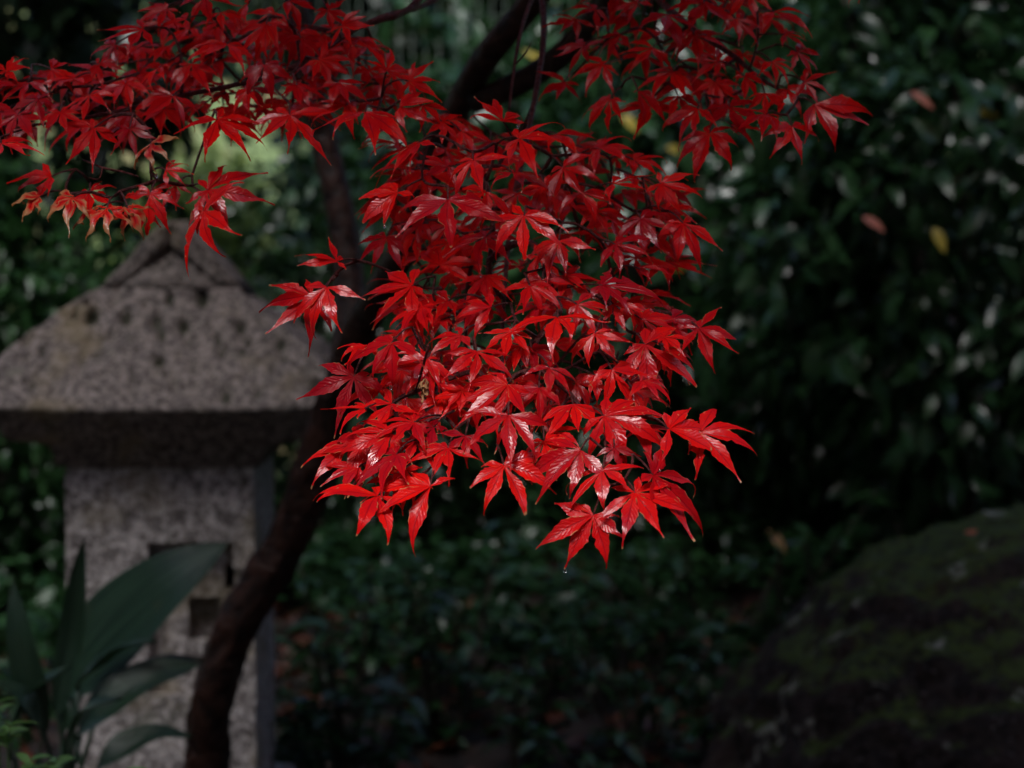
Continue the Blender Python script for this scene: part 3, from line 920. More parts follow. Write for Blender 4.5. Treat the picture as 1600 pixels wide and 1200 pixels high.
    for nm, poly, y0, y1 in (
            ('gable', [(252, 372), (170, 458), (338, 458)], yf + .002, yc + .09),
            ('verge', [(258, 340), (236, 348), (130, 462), (166, 462), (250, 383)], yf - .011, yc + .10),
            ('verge', [(259, 340.5), (251, 383), (340, 460), (378, 462), (278, 348)], yf - .010, yc + .10)):
        o = prism(nm, poly, y0, y1, root)
    return root
lantern()

# ------------------------------------------------------------------ broad-bladed plant in front of the lantern
specs_seen = []
def blade(parent, base, tip, half_px, d0, d1, tilt, bow, mat='blade', twist=0.0, fold=0.25):
    """a long elliptic blade from photo pixel base to tip"""
    A, B = at(*base, d0), at(*tip, d1)
    n = 14
    ax = (B - A)
    nrm = (-F * math.cos(tilt) + U * math.sin(tilt)); nrm = (nrm - ax.normalized() * nrm.dot(ax.normalized())).normalized()
    sd_ = ax.normalized().cross(nrm)
    V, UV = [], []
    for k in range(n + 1):
        t = k / n
        hw = half_px * (d0 + d1) / 2 / FPX * max(0.02, math.sin(math.pi * min(1, t ** 0.8)) ** 0.75)
        c_ = A + ax * t + nrm * (bow * math.sin(math.pi * t))
        tw = twist * (t - .5)
        s2 = sd_ * math.cos(tw) + nrm * math.sin(tw); n2 = nrm * math.cos(tw) - sd_ * math.sin(tw)
        for q in (-1, -.5, 0, .5, 1):
            UV.append(((q + 1) / 2 + len(specs_seen), t))
            V.append(tuple(c_ + s2 * (q * hw) + n2 * (fold * hw * abs(q) + 0.0012 * math.sin(q * 19 + 1) + .002 * math.sin(t * 11 + q))))
    i = np.arange(n)[:, None] * 5; j = np.arange(4)[None, :]
    Q = np.stack([i + j, i + j + 1, i + 5 + j + 1, i + 5 + j], -1).reshape(-1, 4)
    specs_seen.append(1)
    return link('leaf', mesh_np('leaf', np.array(V), [Q], M[mat], True, np.array(UV)), parent), A

def broad_plant():
    p = at(120, 1200, 2.85)
    gz = float(ground_z(np.array(p.x), np.array(p.y)))
    root = empty('broad_leaf_plant', (p.x, p.y, gz), 'plant with long broad dark green blades in front of the stone lantern', 'plant')
    specs = [((98, 1085), (356, 848), 74, 2.84, 2.80, .75, .02, .2, .2),
             ((120, 1080), (245, 1000), 24, 2.78, 2.74, 1.3, .01, .3, .5),
             ((120, 1155), (312, 1038), 40, 2.74, 2.78, 1.0, .025, -.3, .25),
             ((150, 1110), (318, 1030), 26, 2.82, 2.84, 1.25, .02, .3, .3),
             ((150, 1205), (300, 1150), 30, 2.70, 2.74, 1.1, .02, .2, .3),
             ((88, 1120), (131, 843), 22, 2.72, 2.70, .3, -.02, .5, .6),
             ((70, 1150), (20, 905), 26, 2.66, 2.64, .2, .02, .3, .5),
             ((95, 1150), (170, 930), 20, 2.88, 2.9, .2, .02, .3, .6),
             ((60, 1180), (-20, 1060), 34, 2.62, 2.58, 1.2, .02, .2, .3),
             ((110, 1190), (190, 1090), 32, 2.60, 2.58, 1.35, .02, .2, .3),
             ((20, 1190), (110, 1040), 34, 2.64, 2.62, 1.35, .02, .2, .3)]
    for b_, t_, h_, d0, d1, ti, bo, tw, fo in specs:
        lf, A = blade(root, b_, t_, h_, d0, d1, ti, bo, 'blade', tw, fo)
        q = Vector((root.location.x + random.gauss(0, .04), root.location.y + random.gauss(0, .03), gz - .02))
        tube('leaf_stalk', [q, q * .4 + A * .6 + Vector((0, 0, .01)), A + (at(*t_, d1) - A) * .03], [.004, .0035, .003], M['blade'], root, .05, 6)
broad_plant()

def sprig():
    p = at(30, 1230, 2.1)
    gz = float(ground_z(np.array(p.x), np.array(p.y)))
    root = empty('small_seedling', (p.x, p.y, gz), 'small light green seedling sprigs in the bottom left corner', 'plant')
    ms = [mesh_np('leaf', *(lambda q: (q[0], [q[1], q[2]]))(leaf_template(.026 * s, .013, 6, .3, b)), M['sprig']) for s, b in ((1, .6), (1.25, .9), (.85, .4))]
    for (px, py, d) in ((12, 1135, 2.1), (45, 1190, 2.06), (88, 1185, 2.12), (185, 1215, 2.05), (-4, 1100, 2.13)):
        e = at(px, py, d)
        q = Vector((p.x, p.y, gz)) * .5 + Vector((e.x, e.y, gz)) * .5
        tube('stem', [q, q * .3 + e * .7 + Vector((0, 0, -.02)), e], [.002, .0016, .001], M['sprig'], root, .03, 5)
        for k in range(8):
            a = k * 2.4; el = random.uniform(0, .8)
            yv = Vector((math.cos(a) * math.cos(el), math.sin(a) * math.cos(el), math.sin(el)))
            zv = Vector((random.gauss(0, .2), random.gauss(0, .2), 1)); xv = yv.cross(zv).normalized(); zv = xv.cross(yv)
            s = random.uniform(.7, 1.2)
            m = Matrix(((xv.x * s, yv.x * s, zv.x * s, e.x), (xv.y * s, yv.y * s, zv.y * s, e.y), (xv.z * s, yv.z * s, zv.z * s, e.z - .003 * k), (0, 0, 0, 1)))
            link('leaf', ms[k % 3], root, m)
sprig()

# ------------------------------------------------------------------ the red maple
rootp = at(335, 1200, 3.02)
gz = float(ground_z(np.array(rootp.x), np.array(rootp.y)))
maple = empty('maple_tree', (rootp.x, rootp.y, gz), 'red maple tree with a curved dark trunk and scarlet star-shaped leaves', 'tree')
def S(px, d): return px * d / FPX
trunk_px = [(322, 1330, 3.02, 46), (324, 1200, 3.02, 35), (330, 1110, 3.0, 32), (354, 1010, 2.99, 33), (398, 930, 2.98, 33), (446, 850, 2.97, 32),
            (480, 770, 2.95, 33), (505, 690, 2.93, 34), (530, 610, 2.9, 31)]
pts = [at(x, y, d) for x, y, d, r in trunk_px]
tube('trunk', pts, [S(r, d) for x, y, d, r in trunk_px], M['bark'], maple, .010, 22, .075)
def branch(spec, name='branch', step=.02, sides=12, rough=.04, mat='bark'):
    return tube(name, [at(x, y, d) for x, y, d, r in spec], [S(r, d) for x, y, d, r in spec], M[mat], maple, step, sides, rough)
b1 = [(527, 625, 2.90, 28), (550, 540, 2.86, 28), (592, 460, 2.78, 26), (628, 390, 2.7, 25), (662, 290, 2.58, 24), (705, 190, 2.5, 23), (755, 95, 2.42, 22), (830, 5, 2.35, 21), (890, -90, 2.3, 18), (930, -240, 2.3, 12), (960, -420, 2.4, 6)]
b2 = [(527, 630, 2.92, 27), (545, 540, 2.95, 25), (546, 440, 2.98, 24), (532, 330, 3.0, 23), (505, 215, 3.02, 22), (480, 110, 3.0, 21), (462, 0, 3.0, 20), (440, -150, 3.0, 17), (400, -380, 3.0, 8)]
b3 = [(740, 160, 2.45, 18), (800, 135, 2.42, 20), (860, 100, 2.38, 20), (915, 45, 2.3, 19), (960, -20, 2.2, 16), (1010, -110, 2.1, 11), (1060, -170, 1.95, 7)]
branch(b1); branch(b2); branch(b3)

# boughs that carry the near sprays: from the forks over the top of the picture towards the camera
boughs = [
    # centre bough: out of the right fork, arching down through the cluster
    [(840, -5, 2.33, 9), (850, -60, 2.15, 7), (840, -50, 2.0, 6), (850, 40, 1.90, 5), (840, 130, 1.84, 4.6), (820, 230, 1.79, 4.2), (800, 330, 1.74, 3.8), (790, 430, 1.69, 3.4), (785, 520, 1.63, 3), (785, 600, 1.57, 2.4)],
    # left bough
    [(845, -20, 2.32, 9), (800, -110, 2.1, 8), (700, -60, 1.9, 7), (640, 14, 1.80, 5.5), (560, 42, 1.76, 5), (470, 100, 1.72, 4.6), (380, 130, 1.70, 4.2), (280, 150, 1.68, 3.8), (180, 175, 1.66, 3.2), (90, 190, 1.66, 2.6), (20, 200, 1.68, 2)],
    # right bough
    [(980, -60, 2.15, 9), (990, -50, 1.98, 7), (1030, 0, 1.86, 6), (1090, 50, 1.80, 5), (1150, 90, 1.77, 4), (1190, 125, 1.75, 3), (1240, 150, 1.73, 2.2)],
]
net = []      # twig network nodes: position, parent index, tag
for bi, sp in enumerate(boughs):
    branch(sp, 'branch', .015, 8, .05, 'twig')
    P, rr = catmull([tuple(at(x, y, d)) for x, y, d, r in sp], [S(r, d) for x, y, d, r in sp], .02)
    k0 = int(len(P) * .35)
    for k in range(k0, len(P)):
        net.append(P[k])

def fl(x): return x
# (x, y, direction of the middle lobe in degrees from straight down towards the right, lobe length px, depth, tilt deg, withered)
LEAVES = []
def add(x, y, phi, L, d=None, tilt=None, wither=0, k=None):
    LEAVES.append((x, y, phi, L, d, tilt, wither, k))
# left spray
for a in [(339, 187, 13, 72, 1.61, 30), (453, 180, 2, 78, 1.62, 28), (203, 201, 8, 50, 1.62, 30), (147, 200, -35, 66, 1.63, 35), (94, 175, 8, 46, 1.63, 35),
          (2, 224, 32, 62, 1.60, 35), (10, 112, 150, 40, 1.68, 40), (80, 108, 75, 52, 1.69, 40), (118, 122, -20, 50, 1.68, 45), (154, 101, 60, 46, 1.69, 45),
          (224, 46, -55, 66, 1.68, 35), (290, 31, -80, 55, 1.70, 40), (416, 38, 0, 58, 1.69, 35), (413, 101, 14, 58, 1.66, 35), (355, 70, -15, 56, 1.68, 40),
          (300, 100, 25, 58, 1.68, 40), (250, 105, -30, 60, 1.67, 40), (196, 130, -12, 56, 1.67, 40), (140, 150, 20, 52, 1.66, 40), (60, 155, -20, 54, 1.66, 40),
          (28, 180, 10, 48, 1.65, 40), (270, 150, -25, 58, 1.66, 38), (390, 140, -20, 52, 1.66, 38), (345, 20, 30, 48, 1.71, 40), (470, 60, 15, 55, 1.70, 38),
          (262, 14, -40, 50, 1.71, 34), (322, -4, 10, 52, 1.72, 34), (388, 6, -20, 52, 1.72, 34), (452, 2, 20, 50, 1.72, 34), (512, 16, 30, 50, 1.71, 34), (560, 60, 50, 50, 1.70, 34), (180, 70, -30, 50, 1.70, 36),
          (534, 40, 60, 48, 1.69, 35), (499, 94, 70, 60, 1.68, 38), (464, 133, 8, 46, 1.66, 38), (528, 130, 20, 52, 1.67, 38), (604, 110, 150, 44, 1.67, 35), (639, 127, 90, 56, 1.66, 32),
          (571, 175, 0, 68, 1.63, 30), (625, 168, 75, 60, 1.65, 38), (540, 165, -30, 52, 1.67, 38), (660, 165, 50, 52, 1.66, 40), (600, 195, 20, 52, 1.65, 38), (690, 190, 30, 50, 1.66, 40),
          (-20, 160, -10, 60, 1.66, 40), (-10, 135, 60, 50, 1.68, 40), (45, 130, 15, 50, 1.68, 40), (430, 20, -40, 50, 1.72, 40), (250, 15, -60, 40, 1.73, 40),
          (259, 266, 85, 42, 1.60, 35), (324, 297, 68, 92, 1.60, 25), (318, 329, 22, 92, 1.585, 22)]:
    add(*a)
for a in [(234, 304, -12, 72, 1.60, 28, .4), (80, 276, -65, 62, 1.62, 35, .4), (115, 308, -40, 64, 1.58, 30, 1), (168, 325, 8, 56, 1.57, 28, 1), (200, 326, 30, 52, 1.58, 30, 1), (62, 308, -60, 52, 1.60, 35, 1), (150, 330, -25, 48, 1.58, 30, 1), (140, 300, 25, 48, 1.63, 40, .4), (236, 225, 40, 46, 1.61, 40, 1), (228, 330, 5, 40, 1.62, 35, 0), (275, 290, -30, 40, 1.62, 45, 0)]:
    add(*a)
# upper centre
for a in [(653, 224, -48, 86, 1.60, 28), (740, 250, 20, 68, 1.575, 32), (700, 312, 5, 88, 1.54, 26), (621, 301, -48, 82, 1.57, 30), (604, 371, -20, 62, 1.66, 35), (786, 190, 175, 48, 1.64, 30),
          (811, 217, 75, 80, 1.60, 35), (935, 232, 70, 72, 1.66, 35), (958, 287, 70, 66, 1.64, 38), (1032, 287, 50, 68, 1.64, 32), (908, 302, 20, 58, 1.64, 40), (1067, 349, 25, 72, 1.62, 28), (1001, 341, 30, 62, 1.63, 32),
          (819, 337, 2, 76, 1.56, 28), (873, 377, 10, 66, 1.58, 30), (961, 382, 50, 74, 1.60, 35), (880, 262, 40, 64, 1.64, 38), (760, 300, -10, 58, 1.62, 38), (700, 260, -70, 60, 1.63, 38), (850, 290, 10, 56, 1.65, 40),
          (720, 205, 60, 56, 1.65, 38), (640, 265, -70, 62, 1.63, 40), (990, 250, 60, 60, 1.68, 38), (930, 330, 45, 62, 1.65, 38), (760, 370, -5, 60, 1.63, 38), (840, 400, 25, 55, 1.61, 38), (700, 380, -30, 58, 1.66, 38),
          (870, 210, 30, 56, 1.68, 40), (1040, 330, 75, 56, 1.66, 38), (660, 350, -50, 50, 1.67, 40), (800, 270, 10, 58, 1.63, 38)]:
    add(*a)
# right spray
for a in [(1043, 23, 0, 62, 1.74, 30), (1210, 19, 40, 62, 1.72, 32), (943, 101, -50, 68, 1.76, 32), (881, 128, -25, 52, 1.78, 32), (954, 155, -38, 64, 1.74, 30), (997, 143, 5, 66, 1.73, 28), (1121, 97, -100, 56, 1.75, 30),
          (912, 72, -85, 50, 1.78, 38), (1090, 170, -18, 64, 1.70, 30), (1140, 167, 0, 54, 1.71, 35), (1109, 209, -10, 78, 1.69, 25), (1199, 178, -22, 62, 1.68, 30), (1237, 198, 0, 60, 1.67, 30), (1272, 163, 55, 106, 1.68, 25),
          (1206, 97, 20, 50, 1.72, 35), (1245, 81, 60, 52, 1.72, 35), (1226, 54, 80, 46, 1.73, 38), (1257, 128, 50, 50, 1.71, 38), (1117, 128, 10, 52, 1.74, 38), (1051, 112, -20, 56, 1.75, 38), (1164, 120, 25, 44, 1.73, 38), (1195, 146, 0, 42, 1.71, 40),
          (1360, -32, 0, 50, 1.74, 30), (997, 4, -30, 52, 1.78, 36), (1085, 55, 20, 56, 1.76, 38), (1020, 75, -30, 56, 1.77, 38), (970, 55, -60, 52, 1.79, 38), (1150, 30, 30, 52, 1.75, 38), (1100, 5, -15, 56, 1.76, 38), (930, 15, -50, 48, 1.80, 38),
          (1170, -10, 10, 50, 1.76, 36), (1015, 165, -10, 50, 1.76, 40), (1060, 150, 15, 48, 1.75, 40), (1230, 140, 30, 50, 1.72, 38), (1145, 200, 15, 44, 1.72, 40), (900, 30, -30, 44, 1.8, 40)]:
    add(*a)
# middle and lower cluster
for a in [(511, 449, -25, 74, 1.56, 28), (487, 463, -42, 84, 1.58, 30), (527, 409, -75, 62, 1.60, 40), (644, 447, -66, 88, 1.56, 32), (687, 415, 170, 60, 1.64, 30), (612, 536, -27, 82, 1.50, 28), (553, 588, -18, 84, 1.53, 20),
          (745, 549, 4, 66, 1.50, 36), (628, 577, -48, 64, 1.53, 35), (665, 574, -10, 52, 1.52, 40), (721, 524, -58, 64, 1.53, 40), (799, 519, -5, 50, 1.52, 38), (767, 481, -75, 66, 1.54, 48), (828, 447, 5, 58, 1.55, 38),
          (793, 601, -40, 96, 1.48, 36), (612, 631, -62, 78, 1.49, 36), (647, 660, -72, 80, 1.47, 38), (727, 681, -15, 46, 1.465, 36), (794, 649, -5, 74, 1.45, 32),
          (941, 446, 70, 90, 1.55, 36), (902, 476, 60, 62, 1.54, 40), (871, 496, -5, 66, 1.52, 36), (930, 521, 0, 62, 1.51, 36), (956, 578, 24, 66, 1.50, 34), (858, 575, 18, 54, 1.50, 40), (1092, 513, 45, 78, 1.58, 28), (1049, 499, 60, 66, 1.59, 36),
          (1007, 538, 42, 100, 1.54, 30), (1003, 499, 62, 70, 1.57, 40), (895, 632, -5, 60, 1.48, 34), (944, 650, 52, 108, 1.47, 36), (842, 606, -5, 54, 1.49, 38),
          (672, 760, -3, 92, 1.43, 25), (787, 727, 12, 92, 1.44, 22), (620, 710, -56, 96, 1.45, 36), (590, 775, -40, 102, 1.43, 28), (625, 745, -30, 54, 1.46, 38), (612, 678, -62, 86, 1.47, 38), (650, 690, 20, 50, 1.47, 40),
          (907, 704, -30, 98, 1.44, 30), (942, 735, 2, 72, 1.43, 26), (927, 805, -25, 94, 1.42, 22), (992, 770, 20, 76, 1.42, 30), (1020, 742, 62, 112, 1.43, 30), (1045, 670, 62, 100, 1.45, 34), (1092, 676, 78, 100, 1.46, 30), (545, 700, -30, 74, 1.49, 26), (700, 700, -10, 60, 1.46, 34), (850, 690, 10, 60, 1.46, 34), (960, 700, 0, 44, 1.45, 10),
          (700, 470, -40, 60, 1.58, 42), (880, 430, 30, 56, 1.58, 40), (690, 620, 5, 48, 1.51, 42), (590, 600, -35, 60, 1.54, 38), (740, 615, -70, 70, 1.50, 42), (830, 545, 10, 52, 1.53, 40), (990, 610, 45, 62, 1.52, 36), (760, 430, 0, 56, 1.62, 40),
          (690, 500, -60, 56, 1.57, 42), (740, 480, -40, 50, 1.58, 44), (655, 500, -55, 58, 1.56, 42), (840, 480, 0, 52, 1.55, 42), (1040, 545, 55, 60, 1.58, 40), (980, 480, 70, 62, 1.58, 42), (985, 660, 60, 60, 1.49, 40), (1000, 420, 75, 60, 1.61, 38),
          (570, 690, -55, 80, 1.48, 36), (560, 730, -45, 70, 1.47, 32)]:
    add(*a)
# leaves further back in the cluster, filling in between
def inside(poly, x, y):
    c_ = False
    for i in range(len(poly)):
        (x1, y1), (x2, y2) = poly[i], poly[i - 1]
        if (y1 > y) != (y2 > y) and x < (x2 - x1) * (y - y1) / (y2 - y1) + x1: c_ = not c_
    return c_
frng = random.Random(5)
def fill(poly, n, gap, phi0, dfun, Lr):
    xs = [p[0] for p in poly]; ys = [p[1] for p in poly]
    done, tries = [], 0
    while len(done) < n and tries < 4000:
        tries += 1
        x, y = frng.uniform(min(xs), max(xs)), frng.uniform(min(ys), max(ys))
        if not inside(poly, x, y) or any(math.hypot(x - a, y - b) < gap for a, b in done): continue
        done.append((x, y))
        add(x, y, phi0(x, y) + frng.gauss(0, 28), frng.uniform(*Lr), dfun(x, y), frng.uniform(34, 52))
fill([(600, 200), (720, 180), (960, 240), (1060, 320), (1060, 400), (980, 420), (880, 410), (700, 430), (620, 420), (600, 330)], 22, 50,
     lambda x, y: (x - 800) * .2, lambda x, y: 1.74 - (y - 200) * .0003 + frng.uniform(0, .06), (54, 70))
fill([(600, 470), (880, 430), (1030, 480), (1040, 560), (960, 620), (880, 600), (640, 660), (590, 620)], 14, 60,
     lambda x, y: (x - 800) * .22, lambda x, y: 1.63 - (y - 400) * .0003 + frng.uniform(0, .04), (50, 64))
fill([(-10, 120), (160, 110), (260, 40), (540, 40), (640, 140), (560, 170), (300, 170), (180, 190), (0, 190)], 40, 36,
     lambda x, y: -10 + (x - 300) * .05, lambda x, y: 1.75 + frng.uniform(0, .06), (50, 64))
fill([(930, -20), (1200, -20), (1210, 110), (1100, 150), (960, 120)], 13, 42,
     lambda x, y: (x - 1080) * .15, lambda x, y: 1.84 + frng.uniform(0, .05), (52, 64))

fill([(560, 520), (700, 440), (900, 430), (1040, 500), (1030, 640), (960, 720), (800, 680), (640, 740), (560, 700)], 16, 70,
     lambda x, y: (x - 790) * .25, lambda x, y: 1.57 - (y - 430) * .0004, (50, 66))
LOBES = [(-126, .42, .074), (-86, .78, .105), (-42, .97, .122), (0, 1.0, .128), (42, .97, .122), (86, .78, .105), (126, .42, .074)]
def maple_leaf(L, rng, wither, bend):
    """one seven-lobed leaf, middle lobe +Y, upper side +Z, every lobe arching down towards its tip"""
    NR = 16
    V, UV, Q = [], [], []
    nl = LOBES if rng.random() < .7 else LOBES[1:-1]
    ecc = rng.uniform(.85, 1.1)
    skew = rng.gauss(0, 6)
    for li, (ang, ln, wd) in enumerate(nl):
        if abs(ang) > 30 and rng.random() < .05: continue
        ang = math.radians(ang * ecc + skew + rng.gauss(0, 5.5)); ln = ln * L * rng.uniform(.85, 1.13); wd = wd * L * rng.uniform(.82, 1.2)
        bnd = bend * rng.uniform(.45, 1.5) + rng.gauss(0, .08); side = rng.gauss(0, .13); wav = rng.uniform(0, 6.28)
        fold = rng.uniform(.05, .55); lift = rng.gauss(.04, .10)
        hook = rng.uniform(0, 1.6) * (1 if rng.random() < .8 else -.5)
        twist = rng.gauss(0, .35)
        bites = [(rng.uniform(.35, .95), rng.choice((-1, 1)), rng.uniform(.25, .8), rng.uniform(.03, .07)) for _ in range(rng.choice((0, 0, 0, 1, 1, 2)))]
        cut = rng.uniform(.78, .95) if rng.random() < .14 else 1.0
        off = len(V)
        ca, sa = math.cos(ang), math.sin(ang)
        r_, z0 = 0.0, 0.0
        for k in range(NR + 1):
            t = k / NR * cut
            if k:
                tm = t - .5 / NR * cut
                th = -lift + bnd * tm ** 1.4 * 1.2 + (hook * ((tm - .6) / .4) ** 2 if tm > .6 else 0)
                r_ += ln / NR * cut * math.cos(th); z0 -= ln / NR * cut * math.sin(th)
            else: th = 0
            s_ = max(0, min(1, (t - .06) / .36)); pr = .24 + .76 * s_ * s_ * (3 - 2 * s_) if t < .42 else max(.010, ((1 - t) / .58)) ** 1.7 * (1 + 4.2 * (t - .42) * (1 - t))
            hw = min(wd * pr, .34 * t * ln + .0004)
            if t > .88: hw = max(hw * .8, .0005)
            cx_ = side * ln * t * t + .012 * L * math.sin(t * 9 + wav) * t
            tw = twist * t
            for c_, q in enumerate((-1, -.5, 0, .5, 1)):
                h = hw * (1 if abs(q) < 1 or t < .25 else (1.07 if k % 2 else .94))
                for bt, bs, bd, bw in bites:
                    if q * bs > 0 and abs(t - bt) < bw: h *= bd
                lx = q * h; lz = fold * abs(lx) * (1 - .6 * t)
                lx, lz = lx * math.cos(tw) - lz * math.sin(tw), lx * math.sin(tw) + lz * math.cos(tw)
                x_ = cx_ + lx; y_ = r_ + lz * math.sin(th)
                z_ = z0 + lz * math.cos(th) + .010 * L * math.sin(t * 11 + wav + q * 1.5) * t
                if wither: z_ += wither * .05 * L * math.sin(t * 15 + q * 4 + wav) * t; x_ += wither * .03 * L * math.sin(t * 12 + wav * 2)
                V.append((x_ * ca + y_ * sa, -x_ * sa + y_ * ca, z_))
                UV.append((t if cut == 1 else t / cut, (q + 1) / 2))
        for k in range(NR):
            for c_ in range(4):
                a = off + k * 5 + c_
                Q.append((a, a + 1, a + 6, a + 5))
    return np.array(V), np.array(Q), np.array(UV)

def drop_mesh():
    V = [(0, 0, .0022)]; m_ = 8
    for k in range(1, 6):
        t = k / 6; r_ = .0012 * math.sin(math.pi * t) * (.45 + .55 * t) * 1.25
        V += [(r_ * math.cos(2 * math.pi * q / m_), r_ * math.sin(2 * math.pi * q / m_), .0022 - .0036 * t) for q in range(m_)]
    V.append((0, 0, -.0014)); j = np.arange(m_); j2 = (j + 1) % m_
    Q = np.concatenate([np.stack([1 + k * m_ + j, 1 + (k + 1) * m_ + j, 1 + (k + 1) * m_ + j2, 1 + k * m_ + j2], -1) for k in range(4)])
    T = np.vstack([np.stack([np.zeros(m_, int), 1 + j, 1 + j2], -1), np.stack([np.full(m_, len(V) - 1), 1 + 4 * m_ + j2, 1 + 4 * m_ + j], -1)])
    return mesh_np('water_drop', np.array(V), [Q, T], M['water'])
DROP = drop_mesh()
anchors = []
lrng = random.Random(21)
MAXP = 296
fill([(590, 200), (720, 170), (960, 240), (1070, 330), (1050, 560), (960, 640), (780, 640), (640, 660), (600, 560), (620, 420)], 60, 40,
     lambda x, y: (x - 800) * .2, lambda x, y: 1.80 - (y - 200) * .00035 + frng.uniform(0, .06), (50, 66))
fill([(-10, 110), (160, 100), (260, 30), (540, 30), (680, 150), (560, 170), (300, 170), (180, 190), (0, 200)], 26, 40,
     lambda x, y: -10 + (x - 300) * .05, lambda x, y: 1.80 + frng.uniform(0, .06), (50, 64))
inner = []
for li_, (x, y, phi, Lp, d, tilt, wither, kk) in enumerate(LEAVES):
    lrng = random.Random(int(x * 31 + y * 17) * 7 + 3)
    c = at(x, y, d)
    ti = math.radians(tilt + lrng.gauss(0, 10) + 12)
    yaw = math.radians(lrng.gauss(0, 20) + (x - 800) * .012)
    nrm = (-F * math.cos(ti) * math.cos(yaw) + R * math.cos(ti) * math.sin(yaw) + U * math.sin(ti)).normalized()
    a = math.radians(phi)
    yv = R * math.sin(a) - U * math.cos(a)
    yv = (yv - nrm * yv.dot(nrm)).normalized()
    xv = yv.cross(nrm)
    curl = lrng.uniform(.2, .75) + (.6 if wither == 1 else 0)
    mid = yv * math.cos(.45 * curl) - nrm * math.sin(.45 * curl)
    proj = math.hypot(mid.dot(R), mid.dot(U))
    Lw = min(.052, 1.06 * Lp * d / FPX / max(.70, proj))
    V, Q, UV = maple_leaf(Lw, lrng, wither, curl)
    rot = np.array([[xv.x, yv.x, nrm.x], [xv.y, yv.y, nrm.y], [xv.z, yv.z, nrm.z]])
    W_ = V @ rot.T
    rr2 = (V[:, 0] ** 2 + V[:, 1] ** 2) / Lw
    W_[:, 2] -= rr2 * lrng.uniform(0, .12)                 # the weight of the lobes
    # petiole runs back from the leaf base
    back = (-yv * .75 + U * .1 + F * 1.0).normalized()
    plen = lrng.uniform(.020, .036)
    anc = c + back * plen
    p0 = np.zeros(3); p2 = np.array(anc - c); p1 = p2 * .5 + np.array([0, 0, lrng.uniform(.001, .006)])
    P = np.array([(1 - t) ** 2 * p0 + 2 * t * (1 - t) * p1 + t * t * p2 for t in np.linspace(0, 1, 6)])
    TV, TQ, TT = tube_arrays(P, np.linspace(.0006, .0008, 6), 5)
    n0 = len(W_)
    allV = np.vstack([W_, TV])
    uv = np.vstack([UV, np.tile([[.3, .3]], (len(TV), 1))])
    mi = np.concatenate([np.zeros(len(Q)), np.ones(len(TQ)), np.ones(len(TT))])
    mat = M['maple_brown'] if wither == 1 else M['maple']
    anchors.append(np.array(anc))
    if li_ >= MAXP:
        inner.append((W_ + np.array(c), Q, UV)); continue
    me = mesh_np('leaf', allV, [Q, TQ + n0, TT + n0], [mat, M['twig']], True, uv, mi)
    o = link('leaf', me, maple, Matrix.Translation(c))
    if wither == 1: o['label'] = 'red leaf with withered brown curled lobes'
    if lrng.random() < .09 and d < 1.66:                     # a raindrop hanging from the lowest tip
        lo = W_[W_[:, 2].argmin()]
        dm = Matrix.Translation(Vector(lo) + Vector((0, 0, -.0012)))
        drop = link('water_drop', DROP, o, dm)
off_ = np.cumsum([0] + [len(v) for v, q, u in inner])
o = link('inner_foliage', mesh_np('inner_foliage', np.vstack([v for v, q, u in inner]), [np.vstack([q + k for (v, q, u), k in zip(inner, off_)])], M['maple'], True, np.vstack([u for v, q, u in inner])), maple)
o['kind'] = 'stuff'

# the shrivelled brown leaf hanging in the cluster
def shrivelled():
    c = at(664, 590, 1.465)
    r_ = random.Random(4)
    V, Q, UV = maple_leaf(.026, r_, 2.2, 2.3)
    a = V[:, 2] * 60
    V = np.stack([V[:, 0] * .42 + .0012 * np.sin(a * 3), V[:, 2] * .5 + .002 * np.sin(V[:, 1] * 700), -np.abs(V[:, 1]) * .75 - np.abs(V[:, 2]) * .35 - np.abs(V[:, 0]) * .35], -1)
    V += np.array(c)
    o = link('leaf', mesh_np('leaf', V, [Q], M['dead'], False, UV), maple)
    o['label'] = 'shrivelled pale brown dead leaf'
    anchors.append(np.array(c + Vector((0.002, .01, .02))))
shrivelled()

# twigs: join every leaf stalk to the nearest wood already there
def twigs():
    nodes = [np.array(p) for p in net]; parent = [-1] * len(nodes); n_net = len(nodes)
    todo = list(range(len(anchors))); A = np.array(anchors)
    NP = np.array(nodes)
    D = np.linalg.norm(A[:, None] - NP[None], axis=2)
    best = D.argmin(1); bd = D.min(1)
    left = np.ones(len(A), bool)
    while left.any():
        k = int(np.where(left, bd, 1e9).argmin())
        left[k] = False
        idx = len(nodes); nodes.append(A[k]); parent.append(int(best[k]))
        dk = np.linalg.norm(A - A[k], axis=1) * 0.96
        upd = left & (dk < bd); best[upd] = idx; bd[upd] = dk[upd]
    kids = {}
    for i in range(n_net, len(nodes)): kids.setdefault(parent[i], []).append(i)
    size = [0] * len(nodes)
    for i in range(len(nodes) - 1, n_net - 1, -1):
        size[i] += 1
        if parent[i] >= 0: size[parent[i]] += size[i]
    def rad(i): return min(.0026, .0007 + .00022 * math.sqrt(size[i]))
    # follow the biggest child to make long twigs
    starts = [(parent[i], i) for i in range(n_net, len(nodes)) if parent[i] < n_net]
    while starts:
        a, b = starts.pop()
        pts_, rs = [nodes[a], nodes[b]], [rad(b), rad(b)]
        cur = b
        while cur in kids:
            ks = sorted(kids[cur], key=lambda q: -size[q])
            for o_ in ks[1:]: starts.append((cur, o_))
            cur = ks[0]; pts_.append(nodes[cur]); rs.append(rad(cur))
        tube('twig', [tuple(p) for p in pts_], rs, M['twig'], maple, .008, 5, .06)
twigs()

